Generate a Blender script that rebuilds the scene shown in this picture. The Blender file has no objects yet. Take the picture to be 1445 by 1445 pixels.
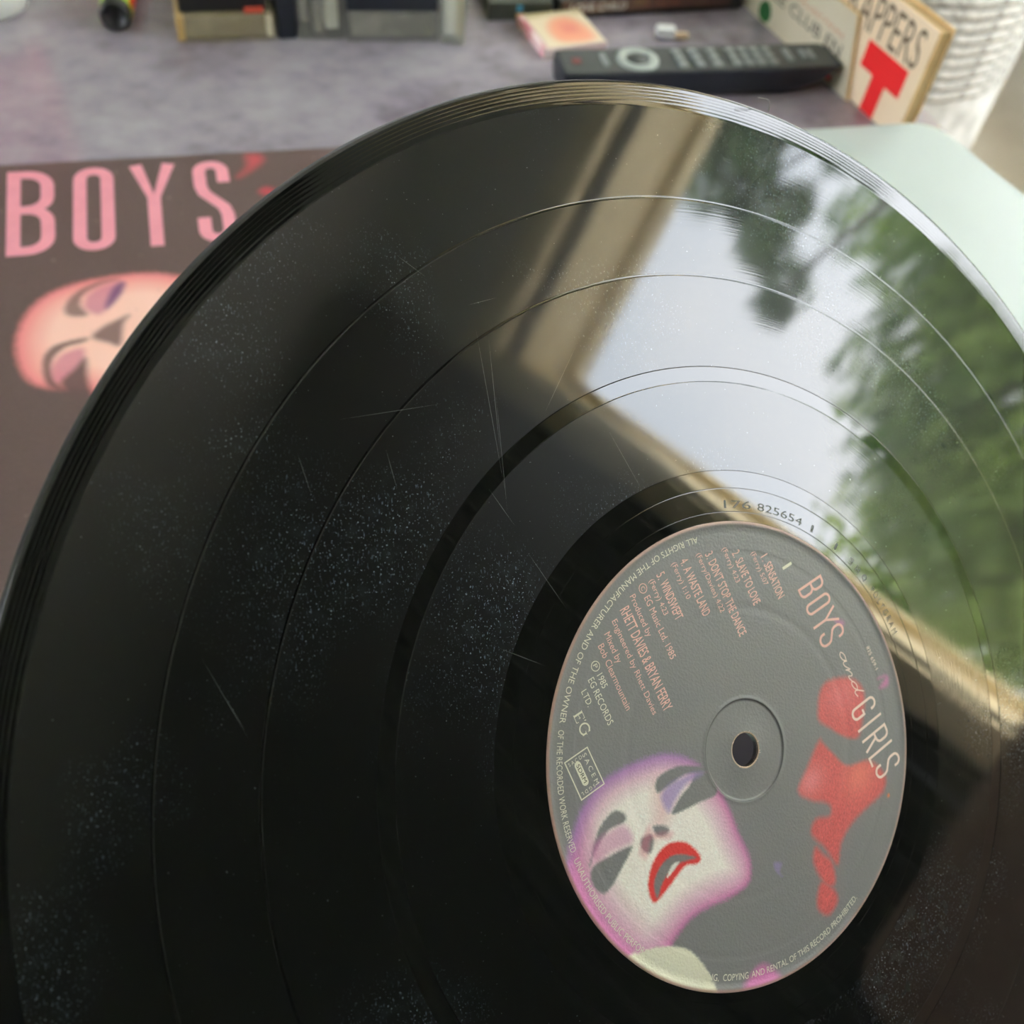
import bpy, bmesh, math, random
import numpy as np
from mathutils import Matrix, Vector

MM = 0.001
random.seed(4)
rng = np.random.default_rng(7)
SC = bpy.context.scene
COL = SC.collection

# ------------------------------------------------------------------ camera
# world frame: desk top is z = 0, units are metres; x points at the window wall
EYE = Vector((0.0, 0.0, 0.2925))
cam_d = bpy.data.cameras.new('camera')
cam = bpy.data.objects.new('camera', cam_d)
COL.objects.link(cam)
CR = Matrix(((0.9868, 0.1616, -0.0135), (0.1351, -0.7732, 0.6196), (0.0896, -0.6132, -0.7848)))
cx, cy, cz = CR.col[0], -CR.col[1], -CR.col[2]
cam.matrix_world = Matrix(((cx[0], cy[0], cz[0], EYE[0]), (cx[1], cy[1], cz[1], EYE[1]),
                           (cx[2], cy[2], cz[2], EYE[2]), (0, 0, 0, 1)))
cam_d.sensor_width = 36.0
cam_d.lens = 1400.0 / 1445.0 * 36.0
cam_d.clip_start = 0.01
cam_d.clip_end = 200
cam_d.dof.use_dof = True
cam_d.dof.focus_distance = 0.205
cam_d.dof.aperture_fstop = 16.0
SC.camera = cam

# ------------------------------------------------------------------ world, sun, exposure
SKY_STRENGTH = 17.0
SUN_STRENGTH = 60.0
wd = bpy.data.worlds.new('overcast_sky')
SC.world = wd
wd.use_nodes = True
nt = wd.node_tree
bg = nt.nodes['Background']
tc = nt.nodes.new('ShaderNodeTexCoord')
nz = nt.nodes.new('ShaderNodeTexNoise')
nz.inputs['Scale'].default_value = 2.2
nz.inputs['Detail'].default_value = 4
rp = nt.nodes.new('ShaderNodeValToRGB')
rp.color_ramp.elements[0].position = 0.35
rp.color_ramp.elements[0].color = (0.70, 0.80, 0.92, 1)
rp.color_ramp.elements[1].position = 0.6
rp.color_ramp.elements[1].color = (0.93, 0.96, 1.0, 1)
nt.links.new(tc.outputs['Generated'], nz.inputs['Vector'])
nt.links.new(nz.outputs['Fac'], rp.inputs['Fac'])
nt.links.new(rp.outputs['Color'], bg.inputs['Color'])
bg.inputs['Strength'].default_value = SKY_STRENGTH

WA = math.radians(6)                       # the window wall's own frame
WN = Vector((math.cos(WA), math.sin(WA), 0))
WT = Vector((-math.sin(WA), math.cos(WA), 0))

sun_d = bpy.data.lights.new('sun', 'SUN')
sun_d.energy = SUN_STRENGTH
sun_d.angle = math.radians(1.0)
sun_d.color = (1.0, 0.99, 0.98)
sun = bpy.data.objects.new('sun', sun_d)
COL.objects.link(sun)
to_sun = (WN * math.cos(math.radians(72)) + WT * math.sin(math.radians(72))) * math.cos(math.radians(42)) + Vector((0, 0, math.sin(math.radians(42))))
sun.rotation_euler = to_sun.to_track_quat('Z', 'Y').to_euler()
sun.location = (3, 3, 5)

SC.view_settings.view_transform = 'Standard'
SC.view_settings.look = 'None'
SC.view_settings.gamma = 1.0
SC.view_settings.use_curve_mapping = False
SC.view_settings.exposure = 0.0
try:
    SC.cycles.max_bounces = 8
    SC.cycles.diffuse_bounces = 5
    SC.cycles.glossy_bounces = 4
    SC.cycles.transparent_max_bounces = 12
    SC.cycles.sample_clamp_indirect = 6.0
    SC.cycles.caustics_reflective = False
    SC.cycles.caustics_refractive = False
except Exception:
    pass

# ------------------------------------------------------------------ helpers
def srgb(r, g, b):
    def f(c):
        c /= 255.0
        return c / 12.92 if c <= 0.04045 else ((c + 0.055) / 1.055) ** 2.4
    return (f(r), f(g), f(b), 1.0)

def mat(name, col, rough=0.5, noise=None, metallic=0.0, bump=None, spec=None, coat=None):
    """Principled material; noise=(scale, colour2, lo, hi) mottles it, bump=(scale, strength) roughens it."""
    m = bpy.data.materials.new(name)
    m.use_nodes = True
    t = m.node_tree
    b = t.nodes['Principled BSDF']
    b.inputs['Base Color'].default_value = col
    b.inputs['Roughness'].default_value = rough
    b.inputs['Metallic'].default_value = metallic
    if spec is not None:
        b.inputs['Specular IOR Level'].default_value = spec
    if coat is not None:
        b.inputs['Coat Weight'].default_value = coat
        b.inputs['Coat Roughness'].default_value = 0.08
    if noise or bump:
        tcn = t.nodes.new('ShaderNodeTexCoord')
    if noise:
        n = t.nodes.new('ShaderNodeTexNoise')
        n.inputs['Scale'].default_value = noise[0]
        n.inputs['Detail'].default_value = 5
        r = t.nodes.new('ShaderNodeValToRGB')
        r.color_ramp.elements[0].position = noise[2]
        r.color_ramp.elements[0].color = col
        r.color_ramp.elements[1].position = noise[3]
        r.color_ramp.elements[1].color = noise[1]
        t.links.new(tcn.outputs['Object'], n.inputs['Vector'])
        t.links.new(n.outputs['Fac'], r.inputs['Fac'])
        t.links.new(r.outputs['Color'], b.inputs['Base Color'])
    if bump:
        n2 = t.nodes.new('ShaderNodeTexNoise')
        n2.inputs['Scale'].default_value = bump[0]
        bp = t.nodes.new('ShaderNodeBump')
        bp.inputs['Strength'].default_value = bump[1]
        bp.inputs['Distance'].default_value = 0.001
        t.links.new(tcn.outputs['Object'], n2.inputs['Vector'])
        t.links.new(n2.outputs['Fac'], bp.inputs['Height'])
        t.links.new(bp.outputs['Normal'], b.inputs['Normal'])
    return m

def clear_mat(name, tint, opacity, rough=0.08):
    """thin clear plastic or glass: part tinted plastic, part see-through, glossy on top"""
    m = bpy.data.materials.new(name)
    m.use_nodes = True
    t = m.node_tree
    b = t.nodes['Principled BSDF']
    b.inputs['Base Color'].default_value = tint
    b.inputs['Roughness'].default_value = rough
    tr = t.nodes.new('ShaderNodeBsdfTransparent')
    mx = t.nodes.new('ShaderNodeMixShader')
    mx.inputs['Fac'].default_value = opacity
    t.links.new(tr.outputs[0], mx.inputs[1])
    t.links.new(b.outputs[0], mx.inputs[2])
    t.links.new(mx.outputs[0], t.nodes['Material Output'].inputs['Surface'])
    return m

def attr_mat(name, rough, bump=None, translucent=0.0):
    m = bpy.data.materials.new(name)
    m.use_nodes = True
    t = m.node_tree
    b = t.nodes['Principled BSDF']
    b.inputs['Roughness'].default_value = rough
    a = t.nodes.new('ShaderNodeAttribute')
    a.attribute_name = 'ink'
    t.links.new(a.outputs['Color'], b.inputs['Base Color'])
    if bump:
        tcn = t.nodes.new('ShaderNodeTexCoord')
        n2 = t.nodes.new('ShaderNodeTexNoise')
        n2.inputs['Scale'].default_value = bump[0]
        n2.inputs['Detail'].default_value = 3
        bp = t.nodes.new('ShaderNodeBump')
        bp.inputs['Strength'].default_value = bump[1]
        bp.inputs['Distance'].default_value = 0.0004
        t.links.new(tcn.outputs['Object'], n2.inputs['Vector'])
        t.links.new(n2.outputs['Fac'], bp.inputs['Height'])
        t.links.new(bp.outputs['Normal'], b.inputs['Normal'])
    if translucent:
        tl = t.nodes.new('ShaderNodeBsdfTranslucent')
        t.links.new(a.outputs['Color'], tl.inputs['Color'])
        mx = t.nodes.new('ShaderNodeMixShader')
        mx.inputs['Fac'].default_value = translucent
        t.links.new(b.outputs[0], mx.inputs[1])
        t.links.new(tl.outputs[0], mx.inputs[2])
        t.links.new(mx.outputs[0], t.nodes['Material Output'].inputs['Surface'])
    return m

def thing(name, label, cat, loc=(0, 0, 0), yaw=0.0, group=None, matrix=None):
    o = bpy.data.objects.new(name, None)
    o.empty_display_size = 0.01
    COL.objects.link(o)
    if matrix is not None:
        o.matrix_world = matrix
    else:
        o.location = loc
        o.rotation_euler = (0, 0, yaw)
    tag(o, label, cat, group)
    return o

def tag(o, label, cat=None, group=None):
    o['label'] = label
    if cat:
        o['category'] = cat
    if group:
        o['group'] = group
    return o

def obj(name, verts, faces, m, parent=None, smooth=False, kind=None, label=None):
    me = bpy.data.meshes.new(name)
    if isinstance(verts, np.ndarray) and isinstance(faces, np.ndarray):
        nv, nf, k = len(verts), len(faces), faces.shape[1]
        me.vertices.add(nv)
        me.vertices.foreach_set('co', verts.astype(np.float32).ravel())
        me.loops.add(nf * k)
        me.loops.foreach_set('vertex_index', faces.astype(np.int32).ravel())
        me.polygons.add(nf)
        me.polygons.foreach_set('loop_start', np.arange(0, nf * k, k, dtype=np.int32))
        me.update(calc_edges=True)
        me.validate()
    else:
        me.from_pydata([tuple(v) for v in verts], [], [tuple(f) for f in faces])
        me.update()
    if smooth:
        me.polygons.foreach_set('use_smooth', [True] * len(me.polygons))
    for mm_ in (m if isinstance(m, (list, tuple)) else [m]):
        me.materials.append(mm_)
    o = bpy.data.objects.new(name, me)
    COL.objects.link(o)
    if parent:
        o.parent = parent
    if kind:
        o['kind'] = kind
    if label:
        o['label'] = label
    return o

def from_bm(name, bm, m, parent=None, smooth=False, kind=None, label=None):
    me = bpy.data.meshes.new(name)
    bmesh.ops.recalc_face_normals(bm, faces=bm.faces[:])
    bm.to_mesh(me)
    bm.free()
    if smooth:
        me.polygons.foreach_set('use_smooth', [True] * len(me.polygons))
    for mm_ in (m if isinstance(m, (list, tuple)) else [m]):
        me.materials.append(mm_)
    o = bpy.data.objects.new(name, me)
    COL.objects.link(o)
    if parent:
        o.parent = parent
    if kind:
        o['kind'] = kind
    if label:
        o['label'] = label
    return o

def add_box(bm, c, s, bev=0.0, seg=2, rot=None):
    """box of centre c and size s, bevelled, added to bm"""
    r = bmesh.ops.create_cube(bm, size=1.0)
    vs = r['verts']
    bmesh.ops.scale(bm, vec=Vector(s), verts=vs)
    if bev > 0:
        es = list({e for v in vs for e in v.link_edges})
        g = bmesh.ops.bevel(bm, geom=es, offset=bev, segments=seg, affect='EDGES', profile=0.5)
        vs = list({v for f in g['faces'] for v in f.verts} | {v for v in vs if v.is_valid})
    if rot is not None:
        bmesh.ops.rotate(bm, cent=(0, 0, 0), matrix=rot, verts=vs)
    bmesh.ops.translate(bm, vec=Vector(c), verts=vs)
    return vs

def box(name, c, s, m, parent=None, bev=0.0, seg=2, kind=None, label=None):
    bm = bmesh.new()
    add_box(bm, c, s, bev, seg)
    return from_bm(name, bm, m, parent, kind=kind, label=label)

def rrect(w, d, r, n=8):
    pts = []
    for cxx, cyy, a0 in ((w - r, d - r, 0), (r, d - r, 90), (r, r, 180), (w - r, r, 270)):
        for i in range(n + 1):
            a = math.radians(a0 + 90.0 * i / n)
            pts.append((cxx + r * math.cos(a), cyy + r * math.sin(a)))
    return pts

def prism(bm, pts, z0, z1, bev=0.0):
    """flat outline extruded from z0 to z1 with its top and bottom edges eased by bev"""
    n = len(pts)
    c = np.mean(np.array(pts), axis=0)
    def ring(z, inset):
        out = []
        for i, (x, y) in enumerate(pts):
            p0 = np.array(pts[i - 1]); p1 = np.array(pts[(i + 1) % n])
            d = p1 - p0
            nn = np.array([d[1], -d[0]]); nn = nn / (np.linalg.norm(nn) + 1e-12)
            if nn @ (np.array([x, y]) - c) < 0:
                nn = -nn
            out.append(bm.verts.new((x - nn[0] * inset, y - nn[1] * inset, z)))
        return out
    rings = [ring(z0, bev), ring(z0 + bev, 0), ring(z1 - bev, 0), ring(z1, bev)] if bev > 0 else [ring(z0, 0), ring(z1, 0)]
    for a, b in zip(rings, rings[1:]):
        for i in range(n):
            j = (i + 1) % n
            bm.faces.new((a[i], a[j], b[j], b[i]))
    bm.faces.new(rings[0][::-1])
    bm.faces.new(rings[-1])

def lathe(profile, n, closed=False):
    """profile of (r, z) turned about z -> numpy verts and quads"""
    pr = np.array(profile, float)
    th = np.arange(n) * 2 * math.pi / n
    k = len(pr)
    v = np.empty((k, n, 3))
    v[:, :, 0] = pr[:, 0:1] * np.cos(th)
    v[:, :, 1] = pr[:, 0:1] * np.sin(th)
    v[:, :, 2] = pr[:, 1:2]
    i = np.arange(k if closed else k - 1)[:, None]
    j = np.arange(n)[None, :]
    i2 = (i + 1) % k
    j2 = (j + 1) % n
    f = np.stack([i * n + j + 0 * i2, i * n + j2 + 0 * i2, i2 * n + j2, i2 * n + j], axis=-1).reshape(-1, 4)
    return v.reshape(-1, 3), f

def tube(bm, pts, r, n=6):
    pts = [Vector(p) for p in pts]
    prev = None
    for i, p in enumerate(pts):
        d = (pts[min(i + 1, len(pts) - 1)] - pts[max(i - 1, 0)]).normalized()
        a = d.orthogonal().normalized() if prev is None else (prev - d * prev.dot(d)).normalized()
        prev = a
        b = d.cross(a)
        rr = r if not isinstance(r, (list, tuple)) else r[i]
        ring = [bm.verts.new(p + (a * math.cos(2 * math.pi * k / n) + b * math.sin(2 * math.pi * k / n)) * rr) for k in range(n)]
        if i:
            for k in range(n):
                bm.faces.new((last[k], last[(k + 1) % n], ring[(k + 1) % n], ring[k]))
        else:
            bm.faces.new(ring[::-1])
        last = ring
    bm.faces.new(last)

def catmull(P, sub=8):
    P = [np.array(p, float) for p in P]
    P = [2 * P[0] - P[1]] + P + [2 * P[-1] - P[-2]]
    out = []
    for i in range(1, len(P) - 2):
        for k in range(sub):
            t = k / sub
            out.append(0.5 * ((2 * P[i]) + (-P[i - 1] + P[i + 1]) * t + (2 * P[i - 1] - 5 * P[i] + 4 * P[i + 1] - P[i + 2]) * t * t
                              + (-P[i - 1] + 3 * P[i] - 3 * P[i + 1] + P[i + 2]) * t ** 3))
    out.append(P[-2])
    return out

def ribbon(P, w, closed=False):
    """flat stroke of width w along the 2D polyline P, mitred"""
    P = [np.array(p, float) for p in P]
    n = len(P)
    vs, fs = [], []
    for i, p in enumerate(P):
        if closed:
            a, b = P[i - 1], P[(i + 1) % n]
        else:
            a, b = P[max(i - 1, 0)], P[min(i + 1, n - 1)]
        d0 = p - a if (closed or i > 0) else b - p
        d1 = b - p if (closed or i < n - 1) else p - a
        d0 = d0 / (np.linalg.norm(d0) + 1e-12); d1 = d1 / (np.linalg.norm(d1) + 1e-12)
        t = d0 + d1
        t = t / (np.linalg.norm(t) + 1e-12)
        nn = np.array([-t[1], t[0]])
        k = min(1.0 / max(abs(nn @ np.array([-d0[1], d0[0]])), 0.4), 2.2)
        vs += [p + nn * w / 2 * k, p - nn * w / 2 * k]
    m = n if closed else n - 1
    for i in range(m):
        j = (i + 1) % n
        fs.append((2 * i, 2 * i + 1, 2 * j + 1, 2 * j))
    return vs, fs

def arc(cx_, cy_, rx, ry, a0, a1, n=10):
    return [(cx_ + rx * math.cos(math.radians(a0 + (a1 - a0) * i / n)), cy_ + ry * math.sin(math.radians(a0 + (a1 - a0) * i / n))) for i in range(n + 1)]

def letter_strokes(ch, w):
    """narrow capital of height 1 and width w as centre-line strokes (each: points, closed)"""
    r = w * 0.5
    if ch == 'B':
        q = min(w * 0.75, 0.16)
        return [([(0, 0), (0, 1)], False), ([(0, 1), (w - q, 1)] + arc(w - q, 1 - q, q, q, 90, 0, 5)[1:] + arc(w - q, 0.52 + q, q, q, 0, -90, 5) + [(0, 0.52)], False),
                ([(0, 0.52), (w - q, 0.52)] + arc(w - q, 0.52 - q, q, q, 90, 0, 5)[1:] + arc(w - q, q, q, q, 0, -90, 5) + [(0, 0)], False)]
    if ch == 'O':
        return [(arc(r, 1 - r, r, r, 180, 0, 10) + arc(r, r, r, r, 0, -180, 10), True)]
    if ch == 'Y':
        return [([(0, 1), (w / 2, 0.52), (w, 1)], False), ([(w / 2, 0.54), (w / 2, 0)], False)]
    if ch == 'S':
        return [([(w, 0.74)] + arc(r, 1 - r, r, r, 0, 180, 10) + [(0, 0.70), (w * 0.12, 0.60), (w * 0.88, 0.40), (w, 0.30)] + arc(r, r, r, r, 0, -180, 10) + [(0, 0.27)], False)]
    if ch == 'G':
        return [([(w, 0.76)] + arc(r, 1 - r, r, r, 0, 180, 10) + arc(r, r, r, r, 180, 360, 10) + [(w, 0.44), (w * 0.5, 0.44)], False)]
    if ch == 'I':
        return [([(w / 2, 0), (w / 2, 1)], False)]
    if ch == 'L':
        return [([(0, 1), (0, 0), (w, 0)], False)]
    if ch == 'T':
        return [([(0, 1), (w, 1)], False), ([(w / 2, 1), (w / 2, 0)], False)]
    if ch == 'R':
        q = min(w * 0.75, 0.16)
        return [([(0, 0), (0, 1)], False), ([(0, 1), (w - q, 1)] + arc(w - q, 1 - q, q, q, 90, 0, 5)[1:] + arc(w - q, 0.5 + q, q, q, 0, -90, 5) + [(0, 0.5)], False),
                ([(w * 0.45, 0.5), (w, 0)], False)]
    return []

def letter(ch, x0, x1, y0, y1, sw, warp):
    """mesh data of a stroke letter filling the box; warp maps 2D to 3D"""
    h = (y1 - y0) - sw
    w = (x1 - x0) - sw if ch != 'I' else 0.0
    vs, fs = [], []
    for k, (P, cl) in enumerate(letter_strokes(ch, max(w, 0) / h)):
        P = [(x0 + sw / 2 + px * h, y0 + sw / 2 + py * h) for px, py in P]
        if not cl:                               # flush stroke ends
            a, b = np.array(P[0]), np.array(P[1])
            if ch in 'IYLTR' or ch == 'B':
                pass
            P = list(P)
            if ch in 'IYLTR' or (ch == 'B' and k == 0):
                d = (a - b) / np.linalg.norm(a - b); P[0] = tuple(a + d * sw / 2)
                a, b = np.array(P[-1]), np.array(P[-2])
                d = (a - b) / np.linalg.norm(a - b); P[-1] = tuple(a + d * sw / 2)
        v, f = ribbon(P, sw, cl)
        o = len(vs)
        vs += [warp(q[0], q[1], k * 0.004) for q in v]
        fs += [tuple(i + o for i in ff) for ff in f]
    return vs, fs

_FONT = {}
def text_tris(s, bold=0.0):
    """triangles of a line of text in the built-in font, as numpy 2D verts and faces"""
    key = (s, bold)
    if key in _FONT:
        return _FONT[key]
    cu = bpy.data.curves.new('line', 'FONT')
    cu.body = s
    cu.resolution_u = 3
    cu.offset = bold
    o = bpy.data.objects.new('line', cu)
    COL.objects.link(o)
    dg = bpy.context.evaluated_depsgraph_get()
    dg.update()
    me = bpy.data.meshes.new_from_object(o.evaluated_get(dg))
    v = np.array([tuple(p.co)[:2] for p in me.vertices])
    f = [tuple(p.vertices) for p in me.polygons]
    bpy.data.objects.remove(o)
    bpy.data.curves.remove(cu)
    bpy.data.meshes.remove(me)
    _FONT[key] = (v, f)
    return v, f

def fit_text(s, x0, x1, y0, cap, bold=0.0):
    """text verts scaled so its ink spans x0..x1 and a capital is cap high on baseline y0"""
    v, f = text_tris(s, bold)
    H, _ = text_tris('H', bold)
    k = cap / (H[:, 1].max() - H[:, 1].min())
    b0 = H[:, 1].min()
    w = v[:, 0].max() - v[:, 0].min()
    x = x0 + (v[:, 0] - v[:, 0].min()) / w * (x1 - x0)
    y = y0 + (v[:, 1] - b0) * k
    return np.stack([x, y], 1), f

def sdf(P, poly):
    """signed distance (negative inside) of points P to a polygon"""
    poly = np.array(poly, float)
    d = np.full(len(P), 1e9)
    ins = np.zeros(len(P), bool)
    n = len(poly)
    for i in range(n):
        a, b = poly[i], poly[(i + 1) % n]
        e = b - a
        t = np.clip(((P - a) @ e) / (e @ e + 1e-12), 0, 1)
        q = a + t[:, None] * e
        d = np.minimum(d, np.hypot(P[:, 0] - q[:, 0], P[:, 1] - q[:, 1]))
        c = ((a[1] > P[:, 1]) != (b[1] > P[:, 1])) & (P[:, 0] < (b[0] - a[0]) * (P[:, 1] - a[1]) / (b[1] - a[1] + 1e-12) + a[0])
        ins ^= c
    return np.where(ins, -d, d)

def soft_poly(pts, sub=6):
    P = [np.array(p, float) for p in pts]
    n = len(P)
    out = []
    for i in range(n):
        p0, p1, p2, p3 = P[i - 1], P[i], P[(i + 1) % n], P[(i + 2) % n]
        for k in range(sub):
            t = k / sub
            out.append(0.5 * ((2 * p1) + (-p0 + p2) * t + (2 * p0 - 5 * p1 + 4 * p2 - p3) * t * t + (-p0 + 3 * p1 - 3 * p2 + p3) * t ** 3))
    return out

def sm(d, s):
    return np.clip(0.5 - d / (2 * s), 0, 1)

def blend(colr, mask, c):
    colr[:] = colr * (1 - mask[:, None]) + np.array(c[:3])[None, :] * mask[:, None]

def set_ink(o, colr):
    a = o.data.color_attributes.new('ink', 'FLOAT_COLOR', 'POINT')
    buf = np.ones((len(colr), 4), np.float32)
    buf[:, :3] = np.clip(colr, 0, 1)
    a.data.foreach_set('color', buf.ravel())

# ------------------------------------------------------------------ common materials
M = {}
M['white_paint'] = mat('white_paint', srgb(226, 220, 204), 0.45, noise=(6, srgb(214, 206, 188), 0.4, 0.7))
M['cream_frame'] = mat('cream_frame', srgb(246, 230, 190), 0.4, noise=(8, srgb(240, 223, 181), 0.4, 0.7))
M['dark_gasket'] = mat('dark_gasket', srgb(34, 33, 31), 0.6)
M['wall_paint'] = mat('wall_paint', srgb(198, 198, 202), 0.8, noise=(3, srgb(190, 190, 195), 0.4, 0.65), bump=(120, 0.15))
M['side_wall'] = mat('side_wall', srgb(202, 203, 210), 0.85, noise=(3, srgb(194, 195, 203), 0.4, 0.65))
M['ceiling_paint'] = mat('ceiling_paint', srgb(220, 219, 220), 0.85, noise=(3, srgb(214, 213, 214), 0.4, 0.65))
M['floor_carpet'] = mat('floor_carpet', srgb(214, 206, 190), 0.9, noise=(5, srgb(198, 190, 173), 0.35, 0.65), bump=(400, 0.3))
M['curtain_cloth'] = mat('curtain_cloth', srgb(20, 20, 21), 0.95, noise=(30, srgb(15, 15, 16), 0.4, 0.65), spec=0.1)
M['brown_cloth'] = mat('brown_cloth', srgb(150, 124, 108), 0.9, noise=(40, srgb(136, 110, 95), 0.4, 0.65), bump=(300, 0.3))
M['dark_wood'] = mat('dark_wood', srgb(58, 40, 28), 0.5, noise=(18, srgb(44, 30, 20), 0.4, 0.65))
M['bark'] = mat('bark', srgb(84, 70, 54), 0.9, noise=(14, srgb(58, 48, 38), 0.4, 0.65), bump=(30, 0.6))
M['lawn'] = mat('lawn', srgb(92, 116, 62), 0.95, noise=(1.4, srgb(70, 94, 48), 0.35, 0.7))
M['paving'] = mat('paving', srgb(212, 209, 204), 0.9, noise=(4, srgb(198, 195, 190), 0.35, 0.7))
M['black_plastic'] = mat('black_plastic', srgb(24, 25, 26), 0.4, noise=(60, srgb(20, 21, 22), 0.4, 0.6))
M['navy_plastic'] = mat('navy_plastic', srgb(30, 36, 46), 0.42, noise=(60, srgb(25, 30, 40), 0.4, 0.6))
M['grey_metal'] = mat('grey_metal', srgb(120, 122, 124), 0.4, metallic=0.6, noise=(30, srgb(110, 112, 114), 0.4, 0.6))
M['white_plastic'] = mat('white_plastic', srgb(238, 240, 238), 0.35, noise=(20, srgb(232, 234, 231), 0.4, 0.6))
M['kraft'] = mat('kraft', srgb(230, 198, 146), 0.75, noise=(60, srgb(216, 180, 126), 0.4, 0.65))
M['cream_card'] = mat('cream_card', srgb(204, 194, 170), 0.7, noise=(25, srgb(192, 181, 154), 0.4, 0.7))
M['tan_card'] = mat('tan_card', srgb(234, 210, 178), 0.7, noise=(25, srgb(226, 200, 166), 0.4, 0.7))
M['black_ink'] = mat('black_ink', srgb(44, 40, 36), 0.7)
M['red_ink'] = mat('red_ink', srgb(232, 26, 28), 0.6)
M['orange_ink'] = mat('orange_ink', srgb(190, 112, 78), 0.7)
M['green_ink'] = mat('green_ink', srgb(20, 84, 34), 0.7)

# ------------------------------------------------------------------ the room
FLOOR_Z, CEIL_Z = -0.72, 1.75
N_IN, N_OUT = 1.24, 1.50
WIN_L0, WIN_L1, WIN_Z0, WIN_Z1 = 0.012, 2.6, 0.05, 1.305

def lean(z):
    # the old near jamb is out of plumb by a few degrees
    return 0.045 - 0.085 * (WIN_Z1 - z)
def ww(n, l, z):
    p = WN * n + WT * l
    return (p.x, p.y, z)

def wbox(bm, n0, n1, l0, l1, z0, z1):
    vs = [bm.verts.new(ww(n, l, z)) for z in (z0, z1) for n, l in ((n0, l0), (n1, l0), (n1, l1), (n0, l1))]
    for f in ((3, 2, 1, 0), (4, 5, 6, 7), (0, 1, 5, 4), (1, 2, 6, 5), (2, 3, 7, 6), (3, 0, 4, 7)):
        bm.faces.new([vs[i] for i in f])
    return vs

def plumb(bm):
    # carry everything near the left jamb along with its lean
    for v in bm.verts:
        l = v.co.x * WT.x + v.co.y * WT.y
        if -0.3 < l < 0.3:
            d = lean(v.co.z)
            v.co.x += WT.x * d
            v.co.y += WT.y * d

def wpart(name, boxes, m, parent=None, kind=None, label=None):
    bm = bmesh.new()
    for b in boxes:
        wbox(bm, *b)
    if name in ('wall_right', 'head_reveal', 'jamb_reveal', 'window_sill', 'architrave', 'gasket', 'sash_frame', 'pane', 'blind_rail'):
        plumb(bm)
    return from_bm(name, bm, m, parent, kind=kind, label=label)

L_A, L_B, N_A = -2.4, 3.4, -2.4
wpart('floor', [(N_A, N_OUT, L_A, L_B, FLOOR_Z - 0.1, FLOOR_Z)], M['floor_carpet'], kind='structure')
wpart('ceiling', [(N_A, N_OUT, L_A, L_B, CEIL_Z, CEIL_Z + 0.1)], M['ceiling_paint'], kind='structure')
wpart('wall_right', [(N_IN, N_OUT, L_A, WIN_L0, FLOOR_Z, CEIL_Z), (N_IN, N_OUT, WIN_L1, L_B, FLOOR_Z, CEIL_Z),
                     (N_IN, N_OUT, WIN_L0, WIN_L1, FLOOR_Z, WIN_Z0), (N_IN, N_OUT, WIN_L0, WIN_L1, WIN_Z1, CEIL_Z)],
      M['wall_paint'], kind='structure')
FILL_WIN = (-0.9, 0.3, 0.0, 1.25)                # unseen window added in the opposite wall to give fill light
wpart('wall_left', [(N_A - 0.1, N_A, L_A, FILL_WIN[0], FLOOR_Z, CEIL_Z), (N_A - 0.1, N_A, FILL_WIN[1], L_B, FLOOR_Z, CEIL_Z),
                    (N_A - 0.1, N_A, FILL_WIN[0], FILL_WIN[1], FLOOR_Z, FILL_WIN[2]), (N_A - 0.1, N_A, FILL_WIN[0], FILL_WIN[1], FILL_WIN[3], CEIL_Z)], M['side_wall'], kind='structure')
wpart('wall_front', [(N_A, N_OUT, L_A - 0.1, L_A, FLOOR_Z, CEIL_Z)], M['side_wall'], kind='structure')
wpart('wall_back', [(N_A, N_OUT, L_B, L_B + 0.1, FLOOR_Z, CEIL_Z)], M['wall_paint'], kind='structure')

# window: cream frame in the reveal, one wide pane, a dark gasket line round it
win = thing('window_1', 'wide cream-framed window reflected in the record', None)
del win['label']
win['kind'] = 'structure'
e = 0.002
wpart('head_reveal', [(N_IN - 0.012, N_OUT, WIN_L0, WIN_L1, WIN_Z1 - 0.006, WIN_Z1 - e * 0)], M['cream_frame'], win)
wpart('jamb_reveal', [(N_IN - 0.012, N_OUT, WIN_L0, WIN_L0 + 0.006, WIN_Z0, WIN_Z1 - 0.006)], M['cream_frame'], win)
wpart('jamb_reveal', [(N_IN - 0.012, N_OUT, WIN_L1 - 0.006, WIN_L1, WIN_Z0, WIN_Z1 - 0.006)], M['cream_frame'], win)
wpart('window_sill', [(N_IN - 0.05, N_OUT + 0.03, WIN_L0 - 0.02, WIN_L1 + 0.02, WIN_Z0, WIN_Z0 + 0.02)], M['white_paint'], win)
wpart('architrave', [(N_IN - 0.012, N_IN, WIN_L0 - 0.045, WIN_L0, WIN_Z0, WIN_Z1 + 0.06), (N_IN - 0.012, N_IN, WIN_L0, WIN_L1, WIN_Z1, WIN_Z1 + 0.06)], M['cream_frame'], win)
wpart('blind_rail', [(N_IN + 0.02, N_IN + 0.05, WIN_L0 + 0.006, WIN_L1 - 0.006, WIN_Z1 - 0.020, WIN_Z1 - 0.007)], M['dark_gasket'], win)
wpart('gasket', [(N_IN + 0.02, N_IN + 0.045, WIN_L0 + 0.006, WIN_L0 + 0.012, WIN_Z0 + 0.02, WIN_Z1 - 0.02)], M['dark_gasket'], win)
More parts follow.
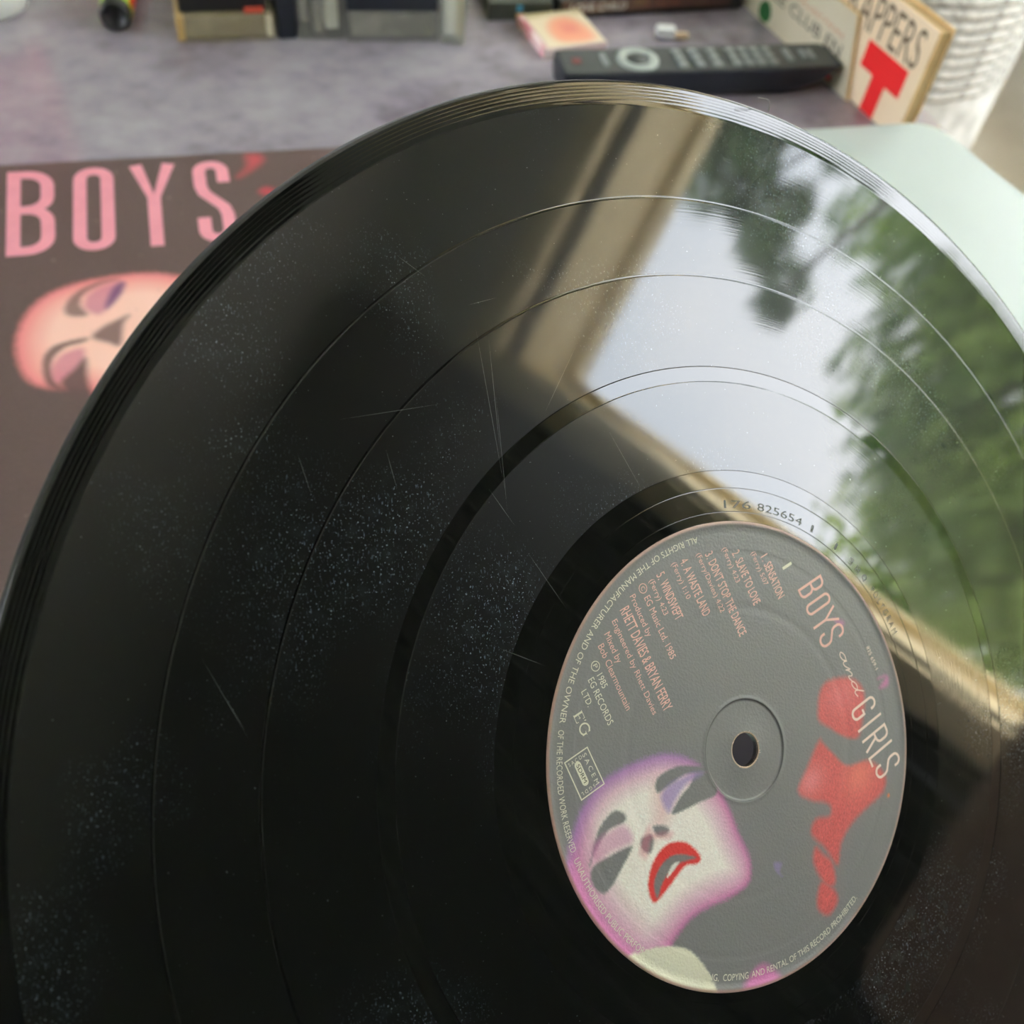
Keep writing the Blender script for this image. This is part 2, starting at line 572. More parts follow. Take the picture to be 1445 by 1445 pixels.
fr = wpart('sash_frame', [(N_OUT - 0.05, N_OUT - 0.01, WIN_L0 + 0.006, WIN_L1 - 0.006, WIN_Z1 - 0.03, WIN_Z1 - 0.006),
                          (N_OUT - 0.05, N_OUT - 0.01, WIN_L0 + 0.006, WIN_L0 + 0.024, WIN_Z0 + 0.02, WIN_Z1 - 0.03),
                          (N_OUT - 0.05, N_OUT - 0.01, WIN_L1 - 0.024, WIN_L1 - 0.006, WIN_Z0 + 0.02, WIN_Z1 - 0.03),
                          (N_OUT - 0.05, N_OUT - 0.01, WIN_L0 + 0.024, WIN_L1 - 0.024, WIN_Z0 + 0.02, WIN_Z0 + 0.045)], M['cream_frame'], win)
M['glass'] = clear_mat('window_glass', (0.9, 0.95, 0.95, 1), 0.04, 0.02)
wpart('pane', [(N_OUT - 0.032, N_OUT - 0.028, WIN_L0 + 0.020, WIN_L1 - 0.020, WIN_Z0 + 0.04, WIN_Z1 - 0.025)], M['glass'], win)

fill_win = thing('fill_window', 'x', None)  # not a known window: put in only to fill the room with light
del fill_win['label']
fill_win['kind'] = 'structure'
wpart('fill_frame', [(N_A - 0.07, N_A - 0.03, FILL_WIN[0], FILL_WIN[0] + 0.05, FILL_WIN[2], FILL_WIN[3]), (N_A - 0.07, N_A - 0.03, FILL_WIN[1] - 0.05, FILL_WIN[1], FILL_WIN[2], FILL_WIN[3]),
                       (N_A - 0.07, N_A - 0.03, FILL_WIN[0] + 0.05, FILL_WIN[1] - 0.05, FILL_WIN[2], FILL_WIN[2] + 0.05), (N_A - 0.07, N_A - 0.03, FILL_WIN[0] + 0.05, FILL_WIN[1] - 0.05, FILL_WIN[3] - 0.05, FILL_WIN[3])], M['white_paint'], fill_win)
wpart('pane', [(N_A - 0.052, N_A - 0.048, FILL_WIN[0] + 0.045, FILL_WIN[1] - 0.045, FILL_WIN[2] + 0.045, FILL_WIN[3] - 0.045)], M['glass'], fill_win)

# dark curtain drawn back at the near side of the window
def curtain():
    cl = 700
    vs, fs = [], []
    for i in range(cl + 1):
        l = -0.035 - 2.2 * i / cl
        n = N_IN - 0.055 + 0.020 * math.sin(i * 0.30) + 0.008 * math.sin(i * 0.11 + 1)
        for z in (FLOOR_Z + 0.01, CEIL_Z - 0.03):
            vs.append(ww(n, l + lean(z) * (1 - i / cl), z))
        for z in (FLOOR_Z + 0.01, CEIL_Z - 0.03):
            vs.append(ww(n + 0.003, l + lean(z) * (1 - i / cl), z))
    for i in range(cl):
        a, b = 4 * i, 4 * i + 4
        fs += [(a, b, b + 1, a + 1), (a + 2, a + 3, b + 3, b + 2), (a + 1, b + 1, b + 3, a + 3)]
    t = thing('curtain', 'long black curtain beside the window, mirrored as the dark half of the record', 'curtain', ww(N_IN - 0.05, -1.1, 0))
    loc = Vector(t.location)
    obj('cloth', [Vector(v) - loc for v in vs], fs, M['curtain_cloth'], t, smooth=True)
    bm = bmesh.new()
    tube(bm, [Vector(ww(N_IN - 0.05, -2.3, CEIL_Z - 0.02)) - loc, Vector(ww(N_IN - 0.05, -0.01, CEIL_Z - 0.02)) - loc], 0.011, 10)
    from_bm('rail', bm, M['grey_metal'], t)
curtain()

# ------------------------------------------------------------------ outdoors, seen only in the record
def outdoors():
    wpart('ground_outside', [(N_OUT + 0.05, 40, -25, 40, -1.1, -0.95), (-40, N_A - 0.15, -25, 40, -1.1, -0.95)], M['lawn'], kind='structure')
    bounce_terrace = obj('bounce_terrace', [], [], M['paving'], kind='structure')      # unseen paving, added to bounce sunlight up onto the lintel
    slab = None
    for a in range(9):
        for b in range(12):
            if slab is None:
                bm = bmesh.new(); add_box(bm, (0, 0, 0), (0.585, 0.585, 0.04), 0.006, 1)
                slab = from_bm('paving_slab', bm, M['paving'], bounce_terrace)
                o = slab
            else:
                o = slab.copy(); COL.objects.link(o); o.parent = bounce_terrace
            o.location = ww(1.86 + 0.6 * a, -2.7 + 0.6 * b, -0.945 + 0.002 * ((a * 7 + b * 5) % 3))
            o.rotation_euler = (0, 0, WA)
    leaf_m = attr_mat('leaf', 0.55, translucent=0.35)
    def leaves(n, blobs, size, cols):
        """blobs: (centre (n,l,z), radii, weight)"""
        wts = np.array([b[2] for b in blobs], float)
        pick = rng.choice(len(blobs), n, p=wts / wts.sum())
        c = np.array([b[0] for b in blobs])[pick]
        rad = np.array([b[1] for b in blobs])[pick]
        d = rng.normal(size=(n, 3))
        d /= np.linalg.norm(d, axis=1)[:, None]
        rr = rng.uniform(0.35, 1.0, n) ** 0.5
        p = c + d * rr[:, None] * rad * (1 + 0.18 * np.sin(d[:, 0:1] * 7 + 3 * d[:, 2:3] * 5))
        a = rng.normal(size=(n, 3)); a /= np.linalg.norm(a, axis=1)[:, None]
        b = np.cross(a, rng.normal(size=(n, 3))); b /= np.linalg.norm(b, axis=1)[:, None]
        s = size * rng.uniform(0.6, 1.3, n)[:, None]
        q = np.stack([p - a * s, p - b * s * 0.5, p + a * s, p + b * s * 0.5], 1)
        w = q[..., 0:1] * np.array(WN)[None, None] + q[..., 1:2] * np.array(WT)[None, None]
        w[..., 2] = q[..., 2]
        f = np.arange(n * 4).reshape(n, 4)
        k = np.clip(0.5 + 0.55 * np.sin(p[:, 0:1] * 2.1 + p[:, 1:2] * 2.6 + 1.3) * np.sin(p[:, 2:3] * 2.9 + p[:, 1:2] * 1.1) + rng.uniform(-0.3, 0.3, n)[:, None], 0, 1)
        cc = np.array(cols[0])[None, :3] * (1 - k) + np.array(cols[1])[None, :3] * k
        cc = np.repeat(cc, 4, axis=0)
        return w.reshape(-1, 3), f, cc
    def tree(label, base, h_trunk, blobs, n, size, cols, branches=()):
        bw = ww(*base)
        t = thing('tree', label, 'tree', bw, group='trees outside the window')
        v, f, cc = leaves(n, blobs, size, cols)
        o = obj('foliage', v - np.array(bw), f, leaf_m, t, kind='stuff')
        set_ink(o, cc)
        bm = bmesh.new()
        tube(bm, [(0, 0, 0), (0.03, 0.02, h_trunk * 0.5), (0.0, 0.05, h_trunk)], [0.14, 0.11, 0.06], 10)
        for br in branches:
            e_ = Vector(ww(*br)) - Vector(bw)
            tube(bm, [(0, 0.02, h_trunk * 0.7), e_ * 0.5 + Vector((0, 0, h_trunk * 0.3)), e_], [0.05, 0.035, 0.012], 7)
        from_bm('trunk', bm, M['bark'], t, smooth=True)
    mid = [srgb(88, 120, 56), srgb(160, 182, 88)]
    dark = [srgb(62, 92, 56), srgb(116, 146, 82)]
    lite = [srgb(120, 150, 52), srgb(168, 186, 84)]
    tree('rounded mid-green tree outside the window, nearest the dark curtain', (9.0, 1.3, -0.95), 2.6,
         [((9.0, 1.3, 1.9), (1.1, 1.35, 2.2), 3), ((8.8, 0.4, 1.2), (1.0, 1.1, 2.3), 2.5), ((9.0, 2.4, 2.6), (1.0, 0.9, 2.3), 2)], 22000, 0.10, mid)
    tree('taller dark-green tree outside the window, beyond the middle of the pane', (14.8, 6.0, -0.95), 3.6,
         [((14.8, 6.0, 4.4), (1.8, 1.9, 3.5), 3), ((14.6, 7.0, 2.2), (1.6, 1.6, 2.5), 2)], 15000, 0.11, dark)
    tree('broad green tree outside the far end of the window', (9.5, 7.6, -0.95), 3.8,
         [((9.5, 7.6, 3.0), (1.9, 1.8, 3.2), 3), ((9.0, 9.2, 2.2), (1.6, 1.6, 2.6), 2)], 14000, 0.13, mid)
    tree('low yellow-green bush tree at the left edge of the window view', (12.2, -0.9, -0.95), 1.6,
         [((12.2, -0.7, 1.9), (1.4, 1.9, 2.9), 3), ((12.4, -3.0, 1.4), (1.2, 1.6, 2.4), 2)], 12000, 0.10, lite)
    twigs = []
    for (l0, z0), (l1, z1), k_ in (((2.6, 4.7), (0.95, 3.35), 13), ((2.4, 4.9), (1.35, 4.05), 9), ((2.9, 4.3), (1.9, 3.55), 6)):
        for q in range(k_):
            u = q / (k_ - 1)
            twigs.append(((5.6 + rng.uniform(-0.2, 0.2), l0 + (l1 - l0) * u + rng.uniform(-0.10, 0.10), z0 + (z1 - z0) * u + rng.uniform(-0.14, 0.06)),
                          (0.2, rng.uniform(0.08, 0.17), rng.uniform(0.10, 0.22)), 0.26))
    tree('near tree with leafy twigs hanging across the top of the window', (5.6, 4.4, -0.95), 4.4,
         twigs + [((5.6, 3.0, 4.5), (0.6, 0.6, 0.7), 3.0), ((5.7, 4.3, 4.6), (1.0, 1.1, 1.2), 6)], 9000, 0.055, dark,
         branches=((5.6, 1.35, 4.1), (5.5, 0.95, 3.35), (5.6, 2.6, 4.2)))
outdoors()

# ------------------------------------------------------------------ brown armchair between desk and window (mirrored low at the right)
def armchair():
    t = thing('armchair', 'dark brown upholstered armchair by the window, mirrored low at the right of the record', 'armchair', ww(0.86, -0.02, FLOOR_Z), WA)
    m = M['brown_cloth']
    box('seat', (-0.06, 0, 0.40), (0.46, 0.50, 0.16), m, t, 0.04, 4)
    bm = bmesh.new(); add_box(bm, (0.19, 0, 0.57), (0.13, 0.64, 0.70), 0.055, 5)
    from_bm('backrest', bm, m, t, smooth=True)
    for s in (-1, 1):
        box('armrest', (-0.04, s * 0.30, 0.50), (0.46, 0.10, 0.22), m, t, 0.035, 4)
    for sx in (-0.22, 0.20):
        for sy in (-0.28, 0.28):
            bm = bmesh.new()
            tube(bm, [(sx, sy, 0.34), (sx, sy, 0.0)], [0.026, 0.017], 10)
            from_bm('leg', bm, M['dark_wood'], t)
armchair()

# ------------------------------------------------------------------ desk
ROW = math.radians(22)                     # direction of the desk's back row
E1 = Vector((math.cos(ROW), math.sin(ROW), 0))
E2 = Vector((math.sin(ROW), -math.cos(ROW), 0))   # towards the viewer

def desk_material():
    m = mat('desk_laminate', srgb(172, 166, 174), 0.15, spec=0.8)
    t = m.node_tree
    b = t.nodes['Principled BSDF']
    tcn = t.nodes.new('ShaderNodeTexCoord')
    mp = t.nodes.new('ShaderNodeMapping'); mp.inputs['Scale'].default_value = (1.0, 1.15, 1)
    n1 = t.nodes.new('ShaderNodeTexNoise'); n1.inputs['Scale'].default_value = 13; n1.inputs['Detail'].default_value = 6; n1.inputs['Roughness'].default_value = 0.55
    n2 = t.nodes.new('ShaderNodeTexNoise'); n2.inputs['Scale'].default_value = 70; n2.inputs['Detail'].default_value = 4
    mx = t.nodes.new('ShaderNodeMix'); mx.data_type = 'FLOAT'; mx.inputs[0].default_value = 0.35
    r = t.nodes.new('ShaderNodeValToRGB')
    r.color_ramp.elements[0].position = 0.34; r.color_ramp.elements[0].color = srgb(118, 110, 120)
    r.color_ramp.elements[1].position = 0.64; r.color_ramp.elements[1].color = srgb(163, 158, 166)
    k = r.color_ramp.elements.new(0.48); k.color = srgb(145, 138, 150)
    t.links.new(tcn.outputs['Object'], mp.inputs['Vector'])
    t.links.new(mp.outputs['Vector'], n1.inputs['Vector']); t.links.new(mp.outputs['Vector'], n2.inputs['Vector'])
    t.links.new(n1.outputs['Fac'], mx.inputs[2]); t.links.new(n2.outputs['Fac'], mx.inputs[3])
    t.links.new(mx.outputs[0], r.inputs['Fac']); t.links.new(r.outputs['Color'], b.inputs['Base Color'])
    return m

dk = thing('desk', 'desk with a mottled purple-grey laminate top under everything', 'desk', (0.2175, 0.5285, FLOOR_Z), ROW)
DM = desk_material()
bm = bmesh.new(); prism(bm, rrect(1.25, 0.92, 0.012), 0.72 - 0.028, 0.72, 0.0015)
bmesh.ops.translate(bm, vec=(-1.25, -0.60, 0), verts=bm.verts[:])
from_bm('desk_top', bm, DM, dk)
for lx in (-1.20, -0.06):
    for ly in (-0.55, 0.27):
        box('leg', (lx, ly, 0.346), (0.045, 0.045, 0.692), M['grey_metal'], dk, 0.004)
box('apron', (-0.63, 0.27, 0.65), (1.08, 0.02, 0.08), M['grey_metal'], dk, 0.003)

# ------------------------------------------------------------------ the record
REC_T = (0.05616, 0.10169, 0.09380)
Q = ((0.8668, -0.1968, 0.4581), (0.4027, 0.8181, -0.4105), (-0.2940, 0.5403, 0.7884))
REC_M = Matrix((Q[0] + (REC_T[0],), Q[1] + (REC_T[1],), Q[2] + (REC_T[2],), (0, 0, 0, 1)))
rec = thing('vinyl_record', 'large glossy black vinyl record tilted over the desk, mirroring window and trees', 'record', matrix=REC_M)
TS = Vector((0.422, -0.907)); TG = Vector((0.907, 0.422))      # reading direction and up direction of the label print

def vinyl(name, rough, aniso, dust, groove):
    m = bpy.data.materials.new(name)
    m.use_nodes = True
    t = m.node_tree
    N, L = t.nodes.new, t.links.new
    b = t.nodes['Principled BSDF']
    b.inputs['IOR'].default_value = 1.52
    b.inputs['Roughness'].default_value = rough
    b.inputs['Anisotropic'].default_value = aniso
    if aniso:
        tg = N('ShaderNodeTangent'); tg.direction_type = 'RADIAL'; tg.axis = 'Z'
        L(tg.outputs[0], b.inputs['Tangent'])
        b.inputs['Anisotropic Rotation'].default_value = 0.25
    tcn = N('ShaderNodeTexCoord')
    col = None
    base = srgb(21, 22, 21)
    rgb = N('ShaderNodeRGB'); rgb.outputs[0].default_value = base
    last = rgb.outputs[0]
    if dust:
        def layer(last, sx, scale, lo, hi, colr, amt, seed, detail=2.0, rot=0.0):
            mp = N('ShaderNodeMapping'); mp.inputs['Scale'].default_value = (sx, 1, 1); mp.inputs['Location'].default_value = (seed, seed * 2, 0); mp.inputs['Rotation'].default_value = (0, 0, rot)
            n = N('ShaderNodeTexNoise'); n.inputs['Scale'].default_value = scale; n.inputs['Detail'].default_value = detail
            r = N('ShaderNodeMapRange'); r.inputs[1].default_value = lo; r.inputs[2].default_value = hi; r.inputs[4].default_value = amt
            L(tcn.outputs['Object'], mp.inputs['Vector']); L(mp.outputs[0], n.inputs['Vector']); L(n.outputs['Fac'], r.inputs[0])
            return r.outputs[0], colr
        # loose dust gathers in clouds: fine specks masked by a broad cloud
        cl, _ = layer(last, 1, 22, 0.50, 0.66, None, 1.0, 0.31, 3)
        for sx, sc, lo, hi, colr, amt, seed, masked, rot in ((1, 2200, 0.655, 0.73, srgb(150, 164, 180), 1.0, 0.1, True, 0), (1, 1700, 0.75, 0.79, srgb(150, 160, 168), 0.7, 0.4, False, 0),
                                                        (3.5, 800, 0.64, 0.74, srgb(120, 136, 156), 0.7, 0.7, True, 0.35), (1, 260, 0.5, 0.9, srgb(60, 68, 74), 0.35, 0.9, True, 0)):
            f, c = layer(last, sx, sc, lo, hi, colr, amt, seed, 1.5, rot)
            if masked:
                mu = N('ShaderNodeMath'); mu.operation = 'MULTIPLY'
                L(f, mu.inputs[0]); L(cl, mu.inputs[1]); f = mu.outputs[0]
            mx = N('ShaderNodeMix'); mx.data_type = 'RGBA'
            mx.inputs[7].default_value = c
            L(f, mx.inputs[0]); L(last, mx.inputs[6]); last = mx.outputs[2]
    L(last, b.inputs['Base Color'])
    if groove:
        # the cut grooves: height varies with radius only
        ln = N('ShaderNodeVectorMath'); ln.operation = 'LENGTH'
        L(tcn.outputs['Object'], ln.inputs[0])
        n = N('ShaderNodeTexNoise'); n.noise_dimensions = '1D'; n.inputs['Scale'].default_value = 2400; n.inputs['Detail'].default_value = 3
        L(ln.outputs['Value'], n.inputs['W'])
        n3 = N('ShaderNodeTexNoise'); n3.noise_dimensions = '1D'; n3.inputs['Scale'].default_value = 420; n3.inputs['Detail'].default_value = 2
        L(ln.outputs['Value'], n3.inputs['W'])
        r = N('ShaderNodeMapRange'); r.inputs[3].default_value = rough * 0.75; r.inputs[4].default_value = rough * 1.35
        L(n3.outputs['Fac'], r.inputs[0]); L(r.outputs[0], b.inputs['Roughness'])
        bp = N('ShaderNodeBump'); bp.inputs['Strength'].default_value = groove; bp.inputs['Distance'].default_value = 0.00002
        L(n.outputs['Fac'], bp.inputs['Height']); L(bp.outputs['Normal'], b.inputs['Normal'])
        # the groove walls throw part of the light wide, across the grooves
        w = N('ShaderNodeBsdfAnisotropic'); w.distribution = 'GGX'
        w.inputs['Color'].default_value = (0.075, 0.075, 0.075, 1)
        w.inputs['Roughness'].default_value = 0.30
        w.inputs['Anisotropy'].default_value = 0.3
        w.inputs['Rotation'].default_value = 0.25
        L(tg.outputs[0], w.inputs['Tangent'])
        mx = N('ShaderNodeMixShader'); mx.inputs['Fac'].default_value = 0.13
        L(b.outputs[0], mx.inputs[1]); L(w.outputs[0], mx.inputs[2])
        L(mx.outputs[0], t.nodes['Material Output'].inputs['Surface'])
    return m

M['groove_vinyl'] = vinyl('groove_vinyl', 0.038, 0.4, True, 0.10)
M['smooth_vinyl'] = vinyl('smooth_vinyl', 0.03, 0.0, False, 0)
M['rim_vinyl'] = vinyl('rim_vinyl', 0.16, 0.0, False, 0)
M['lead_vinyl'] = vinyl('lead_vinyl', 0.03, 0.0, False, 0)

def turned(name, prof, n, m, parent, label=None, closed=False):
    # extra turns close to every corner keep the flats optically flat under smooth shading
    out = [prof[0]]
    for (r0, z0), (r1, z1) in zip(prof, prof[1:]):
        ln = math.hypot(r1 - r0, z1 - z0)
        if ln > 0.5:
            for q in (0.03 / ln, 1 - 0.03 / ln):
                out.append((r0 + (r1 - r0) * q, z0 + (z1 - z0) * q))
        out.append((r1, z1))
    prof = out
    v, f = lathe([(r * MM, z * MM) for r, z in prof], n, closed)
    return obj(name, v, f, m, parent, smooth=True, label=label)

NT = 720
GAPS = (82.0, 85.6)
# body: back, outer bead, spindle wall (front bands are laid on the same solid, edge to edge)
bead = [(149.35, 0.40), (149.6, 0.42), (149.85, 0.37), (150.05, 0.22), (150.35, -0.3), (150.65, -0.9), (150.7, -1.3), (150.5, -1.8), (150.0, -2.1), (148.8, -2.15), (146.0, -1.7)]
turned('rim', bead, NT, M['rim_vinyl'], rec)
lead = []
turned('back_face', [(146.0, -1.7), (52.0, -1.7), (50.0, -1.6), (3.7, -1.6), (3.65, -0.1)], 360, M['rim_vinyl'], rec)
def band(r0, r1, m=None, name='groove_band'):
    return turned(name, [(r1, 0.0), (r1 - 0.25, 0.0), (r0 + 0.25, 0.0), (r0, 0.0)], NT, m or M['groove_vinyl'], rec)
edges = [62.0, GAPS[0], GAPS[1], 106.1, 106.6, 123.7, 124.2, 146.4]
band(62.0, 82.0); band(85.6, 106.1); band(106.7, 123.6); band(124.2, 144.6)
def gap(r0, r1, d):
    # a silent band: walls fall a few microns, so the edges catch the light
    w = min(0.22, (r1 - r0) / 3)
    return turned('track_gap', [(r1, 0.0), (r1 - w * 0.5, -d * 0.7), (r1 - w, -d), (r0 + w, -d), (r0 + w * 0.5, -d * 0.7), (r0, 0.0)], NT, M['smooth_vinyl'], rec)
gap(82.0, 85.6, 0.030); gap(106.1, 106.7, 0.020); gap(123.6, 124.2, 0.020)
# lead-in: five turns of a wide-pitch spiral groove
def lead_z(r):
    return 0.40 * ((r - 144.8) / 4.55) ** 1.2
pr = [(149.35, lead_z(149.35))]
for c in (148.75, 148.05, 147.35, 146.6, 145.8):
    for dr, dz in ((0.34, 0), (0.12, 0), (0.06, -0.012), (0.0, -0.020), (-0.06, -0.012), (-0.12, 0)):
        pr.append((c + dr, lead_z(c + dr) + dz * 0.35))
pr += [(145.3, lead_z(145.3)), (144.95, lead_z(144.95)), (144.8, 0.0), (144.6, 0.0)]
turned('lead_in', pr, NT, M['lead_vinyl'], rec)
# dead wax with two turns of run-out groove
turned('dead_wax', [(62.0, 0.0), (61.9, -0.012), (58.0, -0.012), (57.9, -0.04), (57.8, -0.012), (54.9 - 2.2, -0.012), (52.65, -0.04), (52.55, -0.012), (50.6, -0.012)], NT, M['smooth_vinyl'], rec)

def rec_text(name, v2, faces, m, parent, z=0.03, label=None):
    return obj(name, [(p[0] * MM, p[1] * MM, z * MM) for p in v2], faces, m, parent, label=label)

def on_label(v2):
    """(s, t) along the print's reading and up directions -> record plane"""
    s, t = v2[:, 0], v2[:, 1]
    return np.stack([s * TS[0] + t * TG[0], s * TS[1] + t * TG[1]], 1)

# stamped matrix number in the dead wax
M['etch'] = mat('etched_vinyl', srgb(96, 98, 98), 0.5)
def arc_text(s, a0, a1, rb, cap, inward, bold=0.0):
    rr = rb - cap * 0.5 if inward else rb + cap * 0.5
    ln = abs(math.radians(a1 - a0)) * rr
    v, f = fit_text(s, 0, ln, 0, cap, bold)
    if inward:
        a = math.radians(a0) + v[:, 0] / rr; r = rb - v[:, 1]
    else:
        a = math.radians(a0) - v[:, 0] / rr; r = rb + v[:, 1]
    return np.stack([r * np.cos(a), r * np.sin(a)], 1), f
for s, a0, a1 in (('176', 92.5, 84.2), ('825654', 82.2, 67.6), ('1', 64.4, 63.6), ('1', 55.5, 54.7), ('3 8 0', 49.6, 42.0), ('P O L Y G R A M', 39.2, 25.2)):
    v, f = arc_text(s, a0, a1, 53.4, 1.75, False)
    rec_text('stamped_number', v, f, M['etch'], rec, 0.012)

# --- label: paper disc with pressed rings; its print lies in the vertex ink
RINK = 46
prof = [(50.5, -0.012), (50.35, 0.10), (50.1, 0.16), (49.75, 0.15), (49.4, 0.06), (49.0, -0.06), (48.0, -0.09)]
prof += [(48.0 - 0.2 * k, -0.09) for k in range(1, 20)]
def dip(r, c, w, d):
    return d * math.exp(-((r - c) / w) ** 2)
rr = 44.0
while rr > 12.0:
    prof.append((rr, -0.09 - dip(rr, 43.4, 0.9, 0.05) - dip(rr, 31.2, 1.1, 0.07)))
    rr -= 0.2
prof += [(11.7, -0.09), (11.5, -0.02), (11.25, 0.0), (11.0, -0.03), (10.8, -0.22), (10.5, -0.26)]
prof += [(10.4 - 0.35 * k, -0.26 + 0.24 * (k / 18.0) ** 2) for k in range(19)]
prof += [(3.85, 0.0), (3.7, -0.06), (3.66, -0.5)]
NL = 900
v, f = lathe([(r * MM, z * MM) for r, z in prof], NL)
M['label_ink'] = attr_mat('label_print', 0.48, bump=(1600, 0.2))
M['label_ink'].node_tree.nodes['Principled BSDF'].inputs['Specular IOR Level'].default_value = 0.8
label = obj('label', v, f, M['label_ink'], rec, smooth=True, label='round dark paper label, window haze put into its grey ink, with pink lettering and two faces')
P = v[:, :2] / MM
ST = np.stack([P @ np.array(TS), P @ np.array(TG)], 1)
ink = np.tile(np.array(srgb(122, 121, 124)[:3]), (len(P), 1))  # near-black ground; the window's haze on it is put into this grey
gr = rng.normal(0, 1, len(P))
gr = gr * 0.5 + np.roll(gr, 1) * 0.5
CREAM, PINK, VIOLET, MAG = srgb(252, 243, 238), srgb(206, 118, 178), srgb(150, 128, 196), srgb(216, 84, 122)
RED, LIP, DARK = srgb(204, 88, 88), srgb(214, 48, 46), srgb(122, 121, 124)  # DARK repeats the haze-greyed ground of the label
# a plain upturned face: pale middle fading through pink to violet at its edge
face_o = soft_poly([(-13.6, -33), (-12.2, -24), (-9.5, -17.6), (-4.5, -13.0), (1, -11.2), (8, -10.0), (14, -10.2), (21, -10.2), (25, -12.6), (25.2, -17.5), (23.6, -23.5), (22.8, -29.5), (24.5, -36), (29, -41), (26, -47), (14, -52), (0, -52), (-9, -45), (-12.6, -39)])
d = sdf(ST, face_o)
m_face = sm(d + gr * 0.25, 0.7)
inner = np.clip(-d / 7.0, 0, 1) * np.clip((49.5 - np.hypot(P[:, 0], P[:, 1])) / 9.0, 0, 1)
fc = np.array(PINK[:3])[None] * (1 - inner[:, None]) + np.array(CREAM[:3])[None] * inner[:, None]
vio = np.clip((3.5 + d) / 4.0, 0, 1) * np.clip((2 - ST[:, 0]) / 10, 0, 1)
fc = fc * (1 - 0.8 * vio[:, None]) + np.array(VIOLET[:3])[None] * 0.8 * vio[:, None]
fc = fc * (1 + 0.06 * gr[:, None])
mk = sm(sdf(ST, soft_poly([(-6, -24), (-1.5, -27), (3, -29.5), (1, -23.5), (-3, -20)])) , 2.2) * 0.35
blend(fc, mk, MAG)
ink = ink * (1 - m_face[:, None]) + fc * m_face[:, None]
def patch(pts, c, soft=0.35, amt=1.0, smooth=True):
    poly = soft_poly(pts) if smooth else pts
    blend(ink, sm(sdf(ST, poly) + gr * 0.08, soft) * amt, c)
# brows and lowered lids
patch([(-7.0, -23.2), (-6.6, -18.0), (-4.2, -13.6), (-2.0, -11.0), (-1.6, -12.4), (-3.8, -16.4), (-4.0, -21.5), (-4.4, -24.6)], DARK)
patch([(1.6, -23.2), (-0.4, -20.2), (-1.2, -17.0), (-2.4, -14.0), (-0.6, -10.8), (4.0, -11.2), (3.2, -16.0)], DARK)
patch([(-3.4, -24.0), (-4.2, -20.0), (-3.0, -14.6), (-1.6, -12.6), (-2.0, -17.2), (-0.4, -21.6), (0.6, -24.0)], VIOLET, 0.7, 0.75)
patch([(-0.6, -45.4), (-5.4, -40.6), (-7.0, -36.0), (-5.4, -33.6), (-3.6, -34.2), (-4.2, -38.4), (-2.2, -43.0)], DARK)
patch([(0.0, -44.8), (0.4, -40.0), (1.6, -35.0), (3.8, -38.6), (6.2, -44.4), (3.0, -46.4)], DARK)
patch([(-3.6, -43.0), (-4.0, -38.8), (-3.0, -34.6), (0.8, -34.4), (0.0, -39.6), (-0.6, -44.0)], PINK, 0.8, 0.6)
# nose shadow
patch([(1.0, -28.6), (2.6, -26.0), (4.0, -25.6), (4.2, -27.2), (3.0, -28.8)], DARK, 0.4)
patch([(1.6, -32.4), (2.2, -29.8), (4.2, -30.2), (5.4, -31.8), (3.6, -33.2)], DARK, 0.4)
patch([(0.4, -29.6), (2.2, -29.4), (4.6, -25.0), (5.6, -26.6), (3.0, -30.0), (5.8, -33.0), (3.4, -34.0)], MAG, 0.6, 0.35)
# parted red lips
patch([(14.6, -35.6), (10.8, -35.4), (7.8, -32.8), (6.3, -29.4), (6.4, -26.2), (8.8, -22.8), (13.0, -21.2), (14.0, -22.6), (12.6, -25.6), (13.8, -30.4)], LIP, 0.35)
patch([(14.2, -34.6), (10.8, -33.6), (8.9, -30.0), (9.2, -26.4), (12.6, -22.4), (11.2, -27.0), (12.0, -31.4)], DARK, 0.3)
patch([(12.0, -30.6), (10.6, -28.2), (11.0, -26.6), (11.8, -28.6)], srgb(240, 236, 232), 0.25)
# a plain red side face opposite
m0 = np.zeros(len(P))
for poly in ([(3.0, 23.2), (0.0, 25.6), (-1.0, 29.0), (1.6, 35.4), (6.0, 38.0), (11.0, 35.6), (15.6, 30.0), (13.0, 26.6), (9.0, 24.4), (5.6, 22.2)],
             [(9.3, 20.8), (14.0, 22.6), (17.6, 24.6), (19.6, 27.8), (22.2, 32.0), (27.2, 34.2), (30.2, 31.8), (30.6, 25.6), (31.0, 19.8), (33.0, 14.4), (36.6, 11.0), (31.2, 9.6), (26.2, 7.6), (24.2, 10.4), (25.8, 14.2), (24.2, 15.6), (22.2, 14.4), (20.0, 11.4), (16.0, 8.8), (13.0, 13.4)],
             [(29.6, 7.2), (32.2, 8.4), (35.0, 9.8), (39.4, 8.6), (38.6, 5.8), (32.4, 5.0)], [(37.2, 4.8), (40.4, 7.2), (43.4, 7.2), (44.6, 3.2), (41.0, 1.2)]):
    m0 = np.maximum(m0, sm(sdf(ST, soft_poly(poly)) + gr * 0.2, 0.7))
rc = np.array(RED[:3])[None] * np.ones((len(P), 1)) * (1 + 0.16 * gr[:, None])
blend(rc, 0.55 * np.exp(-(((ST - np.array([23, 27])) / np.array([4, 5])) ** 2).sum(1)), srgb(240, 134, 116))
blend(rc, 0.5 * np.exp(-(((ST - np.array([3.5, 31])) / np.array([4, 5])) ** 2).sum(1)), srgb(222, 118, 124))
blend(rc, 0.5 * np.exp(-(((ST - np.array([16, 13])) / np.array([3, 4])) ** 2).sum(1)), srgb(236, 150, 156))
ink = ink * (1 - m0[:, None]) + rc * m0[:, None]
